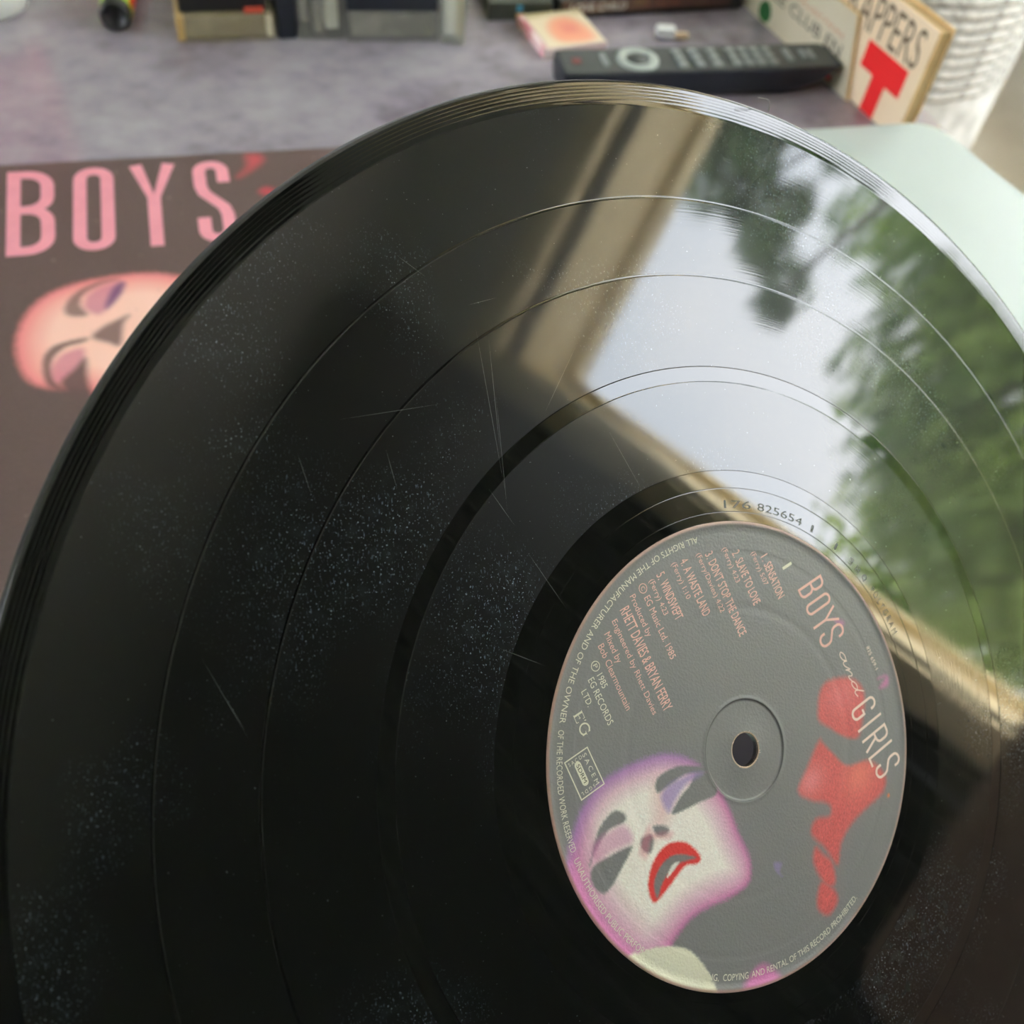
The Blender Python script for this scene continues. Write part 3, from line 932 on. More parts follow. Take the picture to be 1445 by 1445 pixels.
patch([(8.0, 22.4), (10.0, 20.6), (14.4, 22.4), (19.0, 24.8), (20.2, 31.0), (17.6, 33.6), (13.6, 28.2)], DARK, 0.6)
# small marks: pale shoulder, pink and lilac flecks
def patch_xy(pts, c, soft, amt=1.0):
    blend(ink, sm(sdf(P, soft_poly(pts)) + gr * 0.1, soft) * amt, c)
patch_xy([(-34, -39), (-29, -37.2), (-23.5, -37.4), (-18, -39.2), (-14, -43.4), (-11.6, -48), (-11, -54), (-30, -54)], srgb(230, 226, 206), 0.3)
patch_xy([(-5, -52), (-1.6, -47.4), (1.6, -46), (5, -48), (6.6, -52)], PINK, 0.9)
patch([(6.4, 43.6), (7.4, 46.0), (8.6, 43.0), (9.4, 45.4), (8.4, 46.6), (7.0, 46.4)], PINK, 0.6, 0.8)
patch([(-12.6, 38.0), (-10.6, 40.4), (-10.0, 39.0)], PINK, 0.7, 0.7)
patch([(25.6, -4.8), (27.0, -3.0), (28.2, -4.4), (29.6, -4.2), (27.4, -5.2)], VIOLET, 0.4, 0.6)
patch([(31.7, 32.5), (32.3, 32.5), (32.3, 33.1), (31.7, 33.1)], srgb(226, 120, 60), 0.25)
R_ = np.hypot(P[:, 0], P[:, 1])
blend(ink, sm(49.85 - R_ , 0.15) * 0.8, srgb(186, 146, 134))          # bare paper at the outer lip
blend(ink, sm(R_ - 3.95, 0.15), srgb(206, 176, 150))                 # and round the punched hole
blend(ink, sm(np.abs(R_ - 11.0) - 0.12, 0.12) * 0.8, srgb(20, 20, 20))
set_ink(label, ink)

M['pink_ink'] = mat('pink_ink', srgb(240, 190, 182), 0.45)
M['white_ink'] = mat('white_ink', srgb(232, 228, 212), 0.45)
M['pale_ink'] = mat('pale_ink', srgb(246, 222, 214), 0.45)
def line(s, s0, s1, t0, cap, m=None, bold=0.0, z=-0.06):
    v, f = fit_text(s, s0, s1, t0, cap, bold)
    rec_text('label_text', on_label(v), f, m or M['pink_ink'], label, z)
CO = -0.012                                                            # slimmer strokes for the narrow lines
line('1', -30.3, -29.6, 29.3, 3.1, M['white_ink'])
for num, title, s0, s1, t0, cr, c0, c1, ct in (('1.', 'SENSATION', -33.2, -24.4, 24.6, '(Ferry) 5:07', -37.2, -28.9, 22.5),
                                      ('2.', 'SLAVE TO LOVE', -37.6, -26.4, 17.5, '(Ferry) 4:23', -41.6, -33.1, 15.45),
                                      ('3.', "DON'T STOP THE DANCE", -40.6, -22.2, 10.5, '(Ferry/Davies) 4:22', -43.6, -29.3, 8.35),
                                      ('4.', 'A WASTE LAND', -42.3, -30.7, 3.6, '(Ferry) 1:10', -44.7, -36.1, 1.4),
                                      ('5.', 'WINDSWEPT', -42.4, -33.4, -3.4, '(Ferry) 4:23', -44.1, -35.8, -5.6)):
    line(num, s0 - 1.95, s0 - 0.75, t0, 2.3)
    line(title, s0, s1, t0, 2.35, bold=0.01)
    line(cr, c0, c1, ct, 1.35)
line('EG Music Ltd. 1985', -41.5, -26.8, -8.5, 1.65)
line('Produced by', -43.4, -33.8, -11.6, 1.5)
line('RHETT DAVIES & BRYAN FERRY', -42.0, -17.95, -15.2, 2.55, bold=0.01)
line('Engineered by Rhett Davies', -40.9, -18.9, -18.0, 1.4)
line('Mixed by', -39.4, -32.6, -20.9, 1.55)
line('Bob Clearmountain', -38.0, -23.0, -23.4, 1.55)
line('1985', -32.85, -29.8, -26.4, 1.5, M['white_ink'])
line('EG RECORDS', -33.1, -22.6, -28.7, 1.55, M['white_ink'])
line('LTD.', -31.8, -28.3, -31.2, 1.4, M['white_ink'])
line('825 659-1', -1.9, 4.3, 43.8, 1.05, M['pale_ink'])
for c_, s_, t_, mm_ in (('C', -43.4, -7.75, M['pink_ink']), ('P', -34.72, -25.75, M['white_ink'])):
    line(c_, s_ - 0.42, s_ + 0.42, t_ - 0.5, 1.0, mm_)
    v, f = ribbon([(s_ + 1.0 * math.cos(k * math.pi / 14), t_ + 1.0 * math.sin(k * math.pi / 14)) for k in range(28)], 0.17, True)
    rec_text('label_text', on_label(np.array(v)), f, mm_, label, -0.06)
# serif E'G mark
def strokes(paths, m, z=-0.06, name='label_text'):
    vs, fs = [], []
    for pts, w, cl in paths:
        v, f = ribbon(pts, w, cl)
        o = len(vs); vs += list(v); fs += [tuple(i + o for i in ff) for ff in f]
    rec_text(name, on_label(np.array(vs)), fs, m, label, z)
a, h0, h1 = -28.6, -35.0, -32.75
strokes([([(a + 0.35, h0), (a + 0.35, h1)], 0.42, False), ([(a, h1 - 0.06), (a + 1.75, h1 - 0.06)], 0.13, False), ([(a, h0 + 0.06), (a + 1.85, h0 + 0.06)], 0.13, False),
         ([(a + 1.68, h1), (a + 1.70, h1 - 0.5)], 0.12, False), ([(a + 1.78, h0), (a + 1.84, h0 + 0.6)], 0.12, False), ([(a + 0.4, -33.85), (a + 1.25, -33.85)], 0.13, False), ([(a + 1.25, -33.6), (a + 1.25, -34.1)], 0.12, False),
         ([(a + 2.25, h1 + 0.05), (a + 2.2, h1 - 0.35)], 0.2, False),
         (arc(a + 3.7, -33.85, 1.12, 1.15, 40, 330, 18), 0.34, False), ([(a + 4.62, -33.9), (a + 4.62, -34.85)], 0.36, False), ([(a + 4.15, -33.85), (a + 5.0, -33.85)], 0.13, False), ([(a + 4.60, -32.8), (a + 4.62, -33.35)], 0.13, False)], M['white_ink'])
# collecting society box
strokes([([(-21.4, -35.0), (-21.4, -40.95), (-12.95, -40.95), (-12.95, -34.9)], 0.26, True)], M['white_ink'])
line('S A C E M', -20.7, -13.7, -36.75, 1.0, M['white_ink'])
pl = arc(-15.6, -38.55, 0.78, 0.78, -90, 90, 8) + arc(-19.4, -38.55, 0.78, 0.78, 90, 270, 8)
rec_text('label_text', on_label(np.array(pl)), [tuple(range(len(pl)))], M['white_ink'], label, -0.06)
line('SDRM', -19.5, -15.5, -38.95, 0.85, M['black_ink'], z=-0.055)
def side_text(s, sx, t0, t1, cap, up):
    v, f = fit_text(s, 0, abs(t1 - t0), 0, cap)
    w = np.stack([sx - v[:, 1] * up, t0 + v[:, 0] * (1 if t1 > t0 else -1)], 1)
    rec_text('label_text', on_label(w), f, M['white_ink'], label, -0.06)
side_text('S A C D', -20.1, -40.4, -37.0, 0.75, 1)
side_text('S G D L', -14.2, -36.9, -40.4, 0.75, -1)
# rim legend, one arc per phrase
for s, a0, a1 in (('ALL RIGHTS OF THE MANUFACTURER AND OF THE OWNER', 102.4, 168.0), ('OF THE RECORDED WORK RESERVED.', 169.6, 199.2),
                  ('UNAUTHORISED PUBLIC PERFORMANCE,', 200.6, 239.6), ('BROADCASTING,', 241.2, 257.2), ('COPYING', 258.6, 267.0), ('AND RENTAL OF THIS RECORD PROHIBITED.', 268.0, 309.9)):
    v, f = arc_text(s, a0, a1, 48.1, 1.35, True)
    rec_text('label_text', v, f, M['white_ink'], label, -0.05)
# the big title, letter by letter
lw = lambda x, y, dz: (x * TS[0] * MM + y * TG[0] * MM, x * TS[1] * MM + y * TG[1] * MM, (-0.05 + dz) * MM)
for ch, x0, x1, y0, y1 in (('B', -23.7, -20.9, 31.0, 39.3), ('O', -19.4, -16.5, 31.0, 39.4), ('Y', -15.6, -11.7, 31.0, 39.4), ('S', -11.3, -8.0, 31.1, 39.6),
                           ('G', 8.6, 11.7, 31.6, 40.2), ('I', 13.7, 14.4, 31.6, 40.3), ('R', 16.5, 19.8, 31.5, 40.3), ('L', 21.0, 23.5, 31.3, 40.3), ('S', 24.1, 27.3, 31.6, 40.6)):
    v, f = letter(ch, x0, x1, y0, y1, 0.62, lw)
    obj('title_letter', v, f, M['pink_ink'] if x0 < 0 else M['pale_ink'], label)
AND = [[(0.9, 0.9), (0.4, 1.0), (0.0, 0.5), (0.2, 0.05), (0.7, 0.2), (1.0, 0.95), (0.95, 0.3), (1.15, 0.02), (1.45, 0.25), (1.85, 0.95), (1.75, 0.05), (1.9, 0.5), (2.3, 0.95), (2.5, 0.75), (2.4, 0.1), (2.65, 0.05), (3.0, 0.4)],
       [(3.95, 0.8), (3.5, 1.0), (3.05, 0.5), (3.2, 0.05), (3.7, 0.25), (4.15, 1.2), (4.35, 2.0), (4.05, 0.9), (3.98, 0.2), (4.2, 0.0), (4.6, 0.3)]]
strokes([(catmull([(-4.9 + 2.55 * x + 0.2 * y, 35.3 + 1.35 * y) for x, y in pth], 5), 0.26, False) for pth in AND], M['pale_ink'])

# pale torn fibres at the spindle hole and one long stray hair on the far rim
bm = bmesh.new()
for k in range(16):
    a = rng.uniform(0, 2 * math.pi); l_ = rng.uniform(0.15, 0.6) * MM
    p = Vector((3.75 * MM * math.cos(a), 3.75 * MM * math.sin(a), 0.01 * MM))
    b = a + rng.uniform(-0.9, 0.9)
    tube(bm, [p, p + Vector((math.cos(b), math.sin(b), 0.4)) * l_ * 0.6, p + Vector((math.cos(b + 0.6), math.sin(b + 0.6), 0.4)) * l_], 0.05 * MM, 5)
from_bm('paper_fibre', bm, M['pale_ink'], label, kind='stuff')
bm = bmesh.new()
tube(bm, [Vector(p) * MM for p in catmull([(17.5, 149.4, 0.3), (16.5, 150.4, 2.0), (14.0, 150.0, 4.0), (10.5, 149.5, 4.6)], 5)], 0.10 * MM, 5)
from_bm('stray_hair', bm, mat('hair', srgb(150, 150, 146), 0.5), rec)
# hairline scratches across the playing surface
M['scratch'] = mat('scratch', srgb(104, 108, 110), 0.5)
vs, fs = [], []
def scratch(p0, p1, w, bow=0.0):
    p0, p1 = np.array(p0, float), np.array(p1, float)
    n = 10
    d = p1 - p0; nn = np.array([-d[1], d[0]]) / np.linalg.norm(d)
    pts = [p0 + d * k / n + nn * bow * math.sin(math.pi * k / n) for k in range(n + 1)]
    for k in range(n):
        ww_ = w * math.sin(math.pi * (k + 0.5) / n)
        a_, b_ = pts[k], pts[k + 1]
        o = len(vs)
        for q in (a_ - nn * ww_, a_ + nn * ww_, b_ + nn * ww_, b_ - nn * ww_):
            vs.append((q[0] * MM, q[1] * MM, 0.012 * MM))
        fs.append((o, o + 1, o + 2, o + 3))
scratch((-62.6, 87.8), (-57.5, 56.5), 0.032)
scratch((-59.9, 86.3), (-58.2, 63.6), 0.032)
scratch((-58.7, 74.9), (-57.1, 52.3), 0.032)
scratch((-91.0, 68.7), (-70.8, 72.8), 0.032)
scratch((-82.2, 63.4), (-80.2, 56.1), 0.032)
scratch((-32.1, 69.1), (-24.6, 57.2), 0.032)
scratch((-115.8, 26.7), (-108.4, 13.1), 0.032)
scratch((-112.1, 20.0), (-108.9, 14.4), 0.032)
scratch((-39.7, 86.7), (-47.5, 72.7), 0.032)
scratch((-52.8, 43.9), (-44.3, 32.4), 0.032)
scratch((-59.8, 25.4), (-49.7, 21.4), 0.032)
scratch((-61.0, 56.5), (-55.7, 49.5), 0.032)
scratch((-79.0, 101.1), (-73.3, 97.7), 0.032)
scratch((-64.3, 93.0), (-57.9, 95.2), 0.032)
scratch((-99.0, 62.1), (-96.5, 54.5), 0.03)
obj('surface_scratch', vs, fs, M['scratch'], rec, kind='stuff')
# ------------------------------------------------------------------ album sleeve on the desk
SY = math.radians(21.5)
sleeve = thing('album_sleeve', 'dark brown album sleeve with big pink title letters lying under the record', 'record sleeve', (-0.2759, 0.3841, 0.0), SY)
SW = 0.313
M['sleeve_ink'] = attr_mat('sleeve_print', 0.42, bump=(900, 0.15))
M['sleeve_edge'] = mat('sleeve_edge', srgb(60, 46, 44), 0.6, noise=(60, srgb(74, 58, 54), 0.4, 0.7))
bm = bmesh.new(); prism(bm, [(x, y - SW) for x, y in rrect(SW, SW, 0.0015, 3)], 0.0, 0.0027, 0.0006)
from_bm('cover_board', bm, M['sleeve_edge'], sleeve)
n = 420
g = np.linspace(0.0008, SW - 0.0008, n)
X, Y = np.meshgrid(g, g)
V = np.stack([X.ravel(), -Y.ravel(), np.full(n * n, 0.0030)], 1)
i, j = np.meshgrid(np.arange(n - 1), np.arange(n - 1))
k = (j * n + i).ravel()
F_ = np.stack([k, k + n, k + n + 1, k + 1], 1)
front = obj('front_print', V, F_, M['sleeve_ink'], sleeve)
SP = np.stack([X.ravel(), Y.ravel()], 1) / MM
base = np.array(srgb(92, 74, 72)[:3])
ink = np.tile(base, (len(SP), 1))
gs = rng.normal(0, 1, len(SP)); gs = 0.6 * gs + 0.4 * np.roll(gs, 1)
ink = ink * (1 + 0.05 * gs[:, None])
def spatch(pts, c, soft, amt=1.0):
    blend(ink, sm(sdf(SP, soft_poly(pts)) + gs * 0.15, soft) * amt, c)
d = sdf(SP, soft_poly([(17.4, 129), (19.0, 114), (24, 103), (31, 96), (41, 91.6), (52, 89.4), (66, 88.6), (78, 91), (90, 98), (98, 112), (104, 132), (104, 156), (108, 178), (92, 190), (72, 186), (58, 172), (49, 163), (44, 157), (30, 154), (21.5, 146)]))
mf = sm(d + gs * 0.4, 1.8)
inner = np.clip(-d / 14, 0, 1)[:, None]
fc = np.array(srgb(222, 124, 128)[:3]) * (1 - inner) + np.array(srgb(244, 196, 182)[:3]) * inner
ink = ink * (1 - mf[:, None]) + fc * mf[:, None]
SDK = srgb(94, 72, 72)
spatch([(35.4, 109), (37, 102), (42.5, 95.5), (51, 91.4), (57, 91.6), (49, 94.6), (43, 99.5), (41.6, 106), (44.5, 113), (38, 113)], SDK, 1.4, 0.8)
spatch([(43, 108), (44.5, 100.5), (50, 95.5), (58, 93.4), (58, 99), (54.5, 107), (49, 113.5)], srgb(196, 120, 142), 1.6, 0.8)
spatch([(52.5, 103), (55.5, 95.4), (59.2, 93.6), (58.4, 100), (54.4, 107.5), (51.6, 110)], srgb(102, 66, 112), 1.4, 0.9)
spatch([(28, 140), (29.5, 133), (34, 129), (43.4, 127), (44.0, 129), (36, 132), (31.4, 139), (32.6, 149), (36, 156), (30, 152)], SDK, 1.2, 0.9)
spatch([(31.5, 143), (35, 135.5), (43, 133), (43.5, 141), (40, 148), (34, 151)], srgb(200, 122, 142), 1.6, 0.8)
spatch([(35, 152), (40, 144.5), (44, 139), (45, 150), (46, 161), (40, 160)], SDK, 1.6, 0.95)
spatch([(46.4, 127), (50, 121.6), (57, 117), (61, 115.4), (58.6, 121), (57.4, 133), (52.4, 131)], SDK, 1.5, 0.85)
spatch([(112, 22), (117, 13), (117.4, 3.6), (124, 4), (125, 9), (119.6, 16)], srgb(196, 74, 82), 2.4, 0.8)
spatch([(121, 35), (124, 31), (128, 33), (126, 38)], srgb(200, 70, 84), 1.6, 0.8)
for _ in range(150):                                                     # small scuffs
    c = rng.uniform(0, 313, 2)
    blend(ink, np.exp(-(((SP - c) / rng.uniform(0.3, 0.9)) ** 2).sum(1)) * 0.35, srgb(170, 150, 146))
set_ink(front, ink)
M['sleeve_pink'] = mat('sleeve_pink_ink', srgb(228, 150, 166), 0.45, noise=(120, srgb(222, 144, 160), 0.4, 0.65))
sw = lambda x, y, dz: ((x + (70 - y) * (0.045 if x < 32 else 0.018)) * MM, -(77 - y) * MM, (3.05 + dz) * MM)
for ch, x0, x1 in (('B', 7.6, 28.0), ('O', 36.8, 54.8), ('Y', 62.6, 82.4), ('S', 91.0, 107.8), ('G', 200, 220), ('I', 230, 236), ('R', 246, 266), ('L', 274, 288), ('S', 290, 309)):
    v, f = letter(ch, x0, x1, 6.6, 70.0, 5.9, sw)
    obj('title_letter', v, f, M['sleeve_pink'], sleeve)
vs, fs = [], []
for pth in AND:
    v, f = ribbon(catmull([(128 + 13 * x + 1.2 * y, 26 + 14 * y) for x, y in pth], 5), 1.6)
    o = len(vs); vs += [sw(q[0], q[1], 0) for q in v]; fs += [tuple(i + o for i in ff) for ff in f]
obj('title_letter', vs, fs, M['sleeve_pink'], sleeve)

# pale sheet glimpsed through the spindle hole; its dark strip paints the desk's shade
sh = thing('inner_sleeve', 'paper sheet with a painted strip of desk shade, glimpsed through the hole in the record label', 'paper', (-0.012, 0.128, 0.0), math.radians(9))
bm = bmesh.new(); prism(bm, [(x, y - 0.105) for x, y in rrect(0.15, 0.135, 0.004, 4)], 0.0, 0.0008, 0.0001)
from_bm('sheet', bm, mat('pale_paper', srgb(206, 226, 218), 0.7, noise=(30, srgb(198, 219, 210), 0.4, 0.6)), sh)
box('shade_strip', (0.075, 0.0145, 0.0009), (0.148, 0.029, 0.0004), mat('painted_shade', srgb(46, 36, 48), 0.7, noise=(30, srgb(40, 31, 42), 0.4, 0.6)), sh, 0.0001, 1)

# ------------------------------------------------------------------ laptop at the desk's right end
lap = thing('laptop', 'pale green-grey laptop with rounded corners at the right end of the desk', 'laptop', (0.1868, 0.5372, 0.0), math.radians(22.4))
M['mint'] = mat('mint_lid', srgb(178, 189, 186), 0.5, noise=(12, srgb(175, 186, 183), 0.4, 0.6))
M['mint_dark'] = mat('mint_base', srgb(176, 188, 180), 0.5, noise=(12, srgb(170, 182, 174), 0.4, 0.6))
LW, LD = 0.118, 0.215
bm = bmesh.new(); prism(bm, [(x - LW, y - LD) for x, y in rrect(LW, LD, 0.017)], 0.0005, 0.009, 0.0015)
from_bm('base', bm, M['mint_dark'], lap)
bm = bmesh.new(); prism(bm, [(x - LW, y - LD) for x, y in rrect(LW, LD, 0.017)], -0.003, 0.003, 0.0012)
lid = from_bm('lid', bm, M['mint'], lap)
lid.location = (0, 0, 0.0132)
lid.rotation_euler = (math.radians(-7.0), 0, 0)
bm = bmesh.new(); tube(bm, [(-LW + 0.018, -0.003, 0.0098), (-0.018, -0.003, 0.0098)], 0.0022, 10)
from_bm('hinge', bm, M['grey_metal'], lap)

# ------------------------------------------------------------------ remote control
rc_ = thing('remote_control', 'long dark grey remote control with pale ring pad lying behind the record', 'remote', (-0.0165, 0.5225, 0.0), math.radians(20.5))
M['remote_top'] = mat('remote_top', srgb(62, 67, 65), 0.42, noise=(80, srgb(55, 60, 58), 0.4, 0.6))
M['remote_key'] = mat('remote_key', srgb(146, 152, 150), 0.45, noise=(80, srgb(138, 144, 142), 0.4, 0.6))
M['remote_ring'] = mat('remote_ring', srgb(168, 176, 170), 0.4, noise=(80, srgb(160, 168, 162), 0.4, 0.6))
RL, RW, RH = 0.168, 0.028, 0.0165
bm = bmesh.new()
secs = []
for x, sc, zb in ((0.0, 0.90, 0.004), (0.002, 0.97, 0.001), (0.008, 1.0, 0.0), (0.135, 1.0, 0.0), (0.148, 0.99, 0.002), (0.158, 0.95, 0.006), (0.163, 0.9, 0.010), (RL, 0.80, 0.0135)):
    w = RW * sc
    ring = []
    for px, pz in ((-0.5, 1.0), (-0.5, 0.75), (-0.46, 0.25), (-0.36, 0.0), (0.36, 0.0), (0.46, 0.25), (0.5, 0.75), (0.5, 1.0)):
        ring.append(bm.verts.new((x, RW / 2 + px * w, zb + pz * (RH - zb))))
    secs.append(ring)
for a, b in zip(secs, secs[1:]):
    for q in range(8):
        r = (q + 1) % 8
        bm.faces.new((a[q], a[r], b[r], b[q]))
bm.faces.new(secs[0][::-1]); bm.faces.new(secs[-1])
from_bm('shell', bm, M['navy_plastic'], rc_)
bm = bmesh.new(); prism(bm, [(x + 0.001, y + 0.001) for x, y in rrect(RL - 0.004, RW - 0.002, 0.004)], RH - 0.0005, RH + 0.0007, 0.0003)
from_bm('face_plate', bm, M['remote_top'], rc_)
v, f = lathe([(0.0068, 0.0), (0.0070, 0.0012), (0.0095, 0.0019), (0.0122, 0.0012), (0.0125, 0.0)], 40)
ring = obj('ring_pad', v, f, M['remote_ring'], rc_, smooth=True); ring.location = (0.045, RW / 2, RH + 0.0004)
v, f = lathe([(0.0001, 0.0012), (0.0050, 0.0011), (0.0058, 0.0)], 24)
bt = obj('button', v, f, M['remote_top'], rc_, smooth=True); bt.location = (0.045, RW / 2, RH + 0.0006)
def key_mesh(w, d, h=0.0012):
    bm = bmesh.new(); add_box(bm, (0, 0, h / 2), (w, d, h), min(w, d) * 0.22, 2)
    me = bpy.data.meshes.new('button'); bm.to_mesh(me); bm.free(); me.materials.append(M['remote_key'])
    return me
k_small, k_bar = key_mesh(0.0054, 0.0052, 0.0016), key_mesh(0.0034, 0.013, 0.0016)
def key(me, x, y):
    o = bpy.data.objects.new('button', me); COL.objects.link(o); o.parent = rc_
    o.location = (x, y, RH + 0.0005)
    return o
for y in (0.0065, 0.0135, 0.0205):
    for x in (0.103, 0.1105, 0.118, 0.1255):
        key(k_small, x, y)
    key(k_small, 0.070, y); key(k_small, 0.080, y); key(k_small, 0.091, y)
key(k_bar, 0.0255, RW / 2)
key(k_bar, 0.1375, RW / 2).data.materials[0]
for x in (0.147, 0.152):
    o = key(k_bar, x, RW / 2); o.scale = (0.8, 0.8, 1)
rk = box('power_button', (0.0095, RW * 0.5, RH + 0.0011), (0.005, 0.005, 0.0012), mat('red_key', srgb(138, 78, 76), 0.5, noise=(90, srgb(126, 70, 68), 0.4, 0.6)), rc_, 0.001)

# ------------------------------------------------------------------ cards standing at the right
FD = Vector((0.5, -0.866, 0)); FYAW = math.atan2(FD.y, FD.x)      # along the card faces; local -y is their front
def face_text(name, s, a0, a1, z0, cap, m, parent, y, bold=0.0, shear=0.0):
    v, f = fit_text(s, a0, a1, z0, cap, bold)
    return obj(name, [((p[0]) * MM, y * MM, p[1] * MM) for p in v], f, m, parent)
c2 = thing('record_card', 'tan card folder with a big red T standing behind the cream one', 'booklet', (0.1600, 0.5594, 0.0), FYAW, 'standing card folders')
# its origin is a point of the face's foot line; the face runs along local x, thickness goes to local +y
bm = bmesh.new(); add_box(bm, (-0.0485, 0.0006, 0.031), (0.143, 0.0010, 0.062), 0.0003, 1)
from_bm('front_cover', bm, M['tan_card'], c2)
for q in range(9):                                                # the leaves fan out towards the foot
    bm = bmesh.new()
    x1 = 0.0215 + 0.0004 * q
    y = 0.0018 + 0.00085 * q
    add_box(bm, (-0.0485, y, 0.0305), (0.1415, 0.0005, 0.0605 - 0.0002 * (q % 3)), 0, 1)
    from_bm('leaf', bm, M['kraft'] if q != 5 else M['dark_wood'], c2)
bm = bmesh.new(); add_box(bm, (-0.0485, 0.0100, 0.031), (0.1435, 0.0010, 0.0625), 0.0003, 1)
from_bm('back_cover', bm, M['kraft'], c2)
face_text('cover_text', 'RAPPERS', -49.0, 16.5, 37.6, 20.5, mat('brown_ink', srgb(106, 90, 72), 0.7), c2, -0.05)
v = [(-23.4, 20.4), (-23.4, 35.5), (13.6, 35.5), (13.6, 19.6), (1.0, 19.6), (0.6, 0.4), (-11.6, 0.4), (-11.2, 20.4)]
obj('red_letter', [(a_ * MM, -0.00005, b_ * MM) for a_, b_ in v], [(0, 1, 2, 7), (2, 3, 4, 7), (7, 4, 5, 6)], M['red_ink'], c2, label='big red letter T')

c1 = thing('record_card', 'thin cream card with green and orange print standing in front of the tan folder', 'booklet', (0.1600, 0.5594, 0.0), FYAW, 'standing card folders')
def slant(x0, x1, y0, y1, z1, lean):
    return [(x, y, z) for y in (y0, y1) for x, z in ((x0, 0), (x1, 0), (x1 - lean, z1), (x0, z1))]
obj('front_cover', [(a_ * MM, b_ * MM, c_ * MM) for a_, b_, c_ in slant(-150, -21.8, -3.0, -2.2, 42.6, 14.5)],
    [(0, 1, 2, 3), (7, 6, 5, 4), (0, 4, 5, 1), (1, 5, 6, 2), (2, 6, 7, 3), (3, 7, 4, 0)], M['cream_card'], c1)
obj('back_cover', [(a_ * MM, b_ * MM, c_ * MM) for a_, b_, c_ in slant(-149, -20.6, -2.0, -1.0, 43.4, 15.0)],
    [(0, 1, 2, 3), (7, 6, 5, 4), (0, 4, 5, 1), (1, 5, 6, 2), (2, 6, 7, 3), (3, 7, 4, 0)], M['kraft'], c1)
face_text('cover_text', 'LE CLUB EN', -112, -39, 16.6, 7.0, M['black_ink'], c1, -3.05)
face_text('cover_text', 'COLLECTION', -96, -41.5, 26.8, 2.6, M['orange_ink'], c1, -3.05)
g_ = soft_poly([(-122, 2), (-124, 8), (-119, 13), (-113, 12), (-110, 6), (-114, 1)], 4)
obj('green_emblem', [(x * MM, -3.05 * MM, z * MM) for x, z in g_], [tuple(range(len(g_)))], M['green_ink'], c1)
g_ = soft_poly([(-45, 2), (-45.5, 6), (-42.5, 8), (-39.5, 5.5), (-40, 2)], 4)
obj('red_emblem', [(x * MM, -3.05 * MM, z * MM) for x, z in g_], [tuple(range(len(g_)))], M['red_ink'], c1)

# ------------------------------------------------------------------ laundry basket on the floor beyond the desk
BK = 2.1
tp = Vector((0.2133, 0.5351, 0)) * BK
rt = Vector((0.5351, -0.2133, 0)).normalized()
BR = 0.150
bc = tp - rt * BR
bk = thing('laundry_basket', 'tall round grey and white rope basket standing on the floor beyond the desk', 'basket', (bc.x, bc.y, FLOOR_Z))
M['rope'] = mat('rope', srgb(190, 187, 178), 0.9, noise=(120, srgb(120, 117, 108), 0.44, 0.62), bump=(260, 0.8))
M['basket_cloth'] = mat('basket_cloth', srgb(190, 188, 180), 0.92, noise=(45, srgb(158, 155, 146), 0.42, 0.66), bump=(180, 0.7))
BH = 0.62
v, f = lathe([(0.02, 0.004), (BR - 0.012, 0.0), (BR - 0.003, 0.012), (BR - 0.002, BH - 0.135), (BR - 0.006, BH - 0.128), (BR - 0.006, BH - 0.006), (BR - 0.012, BH - 0.006), (BR - 0.014, 0.02), (0.02, 0.014)], 72)
obj('cloth_body', v, f, M['basket_cloth'], bk, smooth=True)
tv, tf = lathe([(BR - 0.006 + 0.0052 * math.cos(q * math.pi / 4), 0.0060 * math.sin(q * math.pi / 4)) for q in range(8)], 72, True)
first = None
for q in range(10):
    if first is None:
        first = obj('rope_coil', tv, tf, M['rope'], bk, smooth=True); o = first
    else:
        o = first.copy(); COL.objects.link(o); o.parent = bk
    o.location = (0, 0, BH - 0.008 - 0.0122 * q)

# ------------------------------------------------------------------ small things along the back of the desk
tb = thing('tube', 'pink tube standing on its white cap at the far left of the desk', 'tube', (-0.3480, 0.5310, 0.0))
v, f = lathe([(0.0, 0.0), (0.0195, 0.0), (0.0218, 0.0015), (0.0222, 0.017), (0.0210, 0.0185), (0.0, 0.0185)], 48)
obj('cap', v, f, M['white_plastic'], tb, smooth=True)
M['pink_plastic'] = mat('pink_plastic', srgb(226, 70, 128), 0.35, noise=(20, srgb(220, 62, 120), 0.4, 0.6))
bm = bmesh.new()
rows = []
for z, rx, ry in ((0.0185, 0.0205, 0.0205), (0.024, 0.0215, 0.0215), (0.05, 0.026, 0.020), (0.09, 0.031, 0.012), (0.118, 0.034, 0.002), (0.126, 0.034, 0.0012)):
    rows.append([bm.verts.new((rx * math.cos(a * math.pi / 20), ry * math.sin(a * math.pi / 20), z)) for a in range(40)])
for a, b in zip(rows, rows[1:]):
    for q in range(40):
        bm.faces.new((a[q], a[(q + 1) % 40], b[(q + 1) % 40], b[q]))
bm.faces.new(rows[-1]); bm.faces.new(rows[0][::-1])
from_bm('body', bm, M['pink_plastic'], tb, smooth=True)

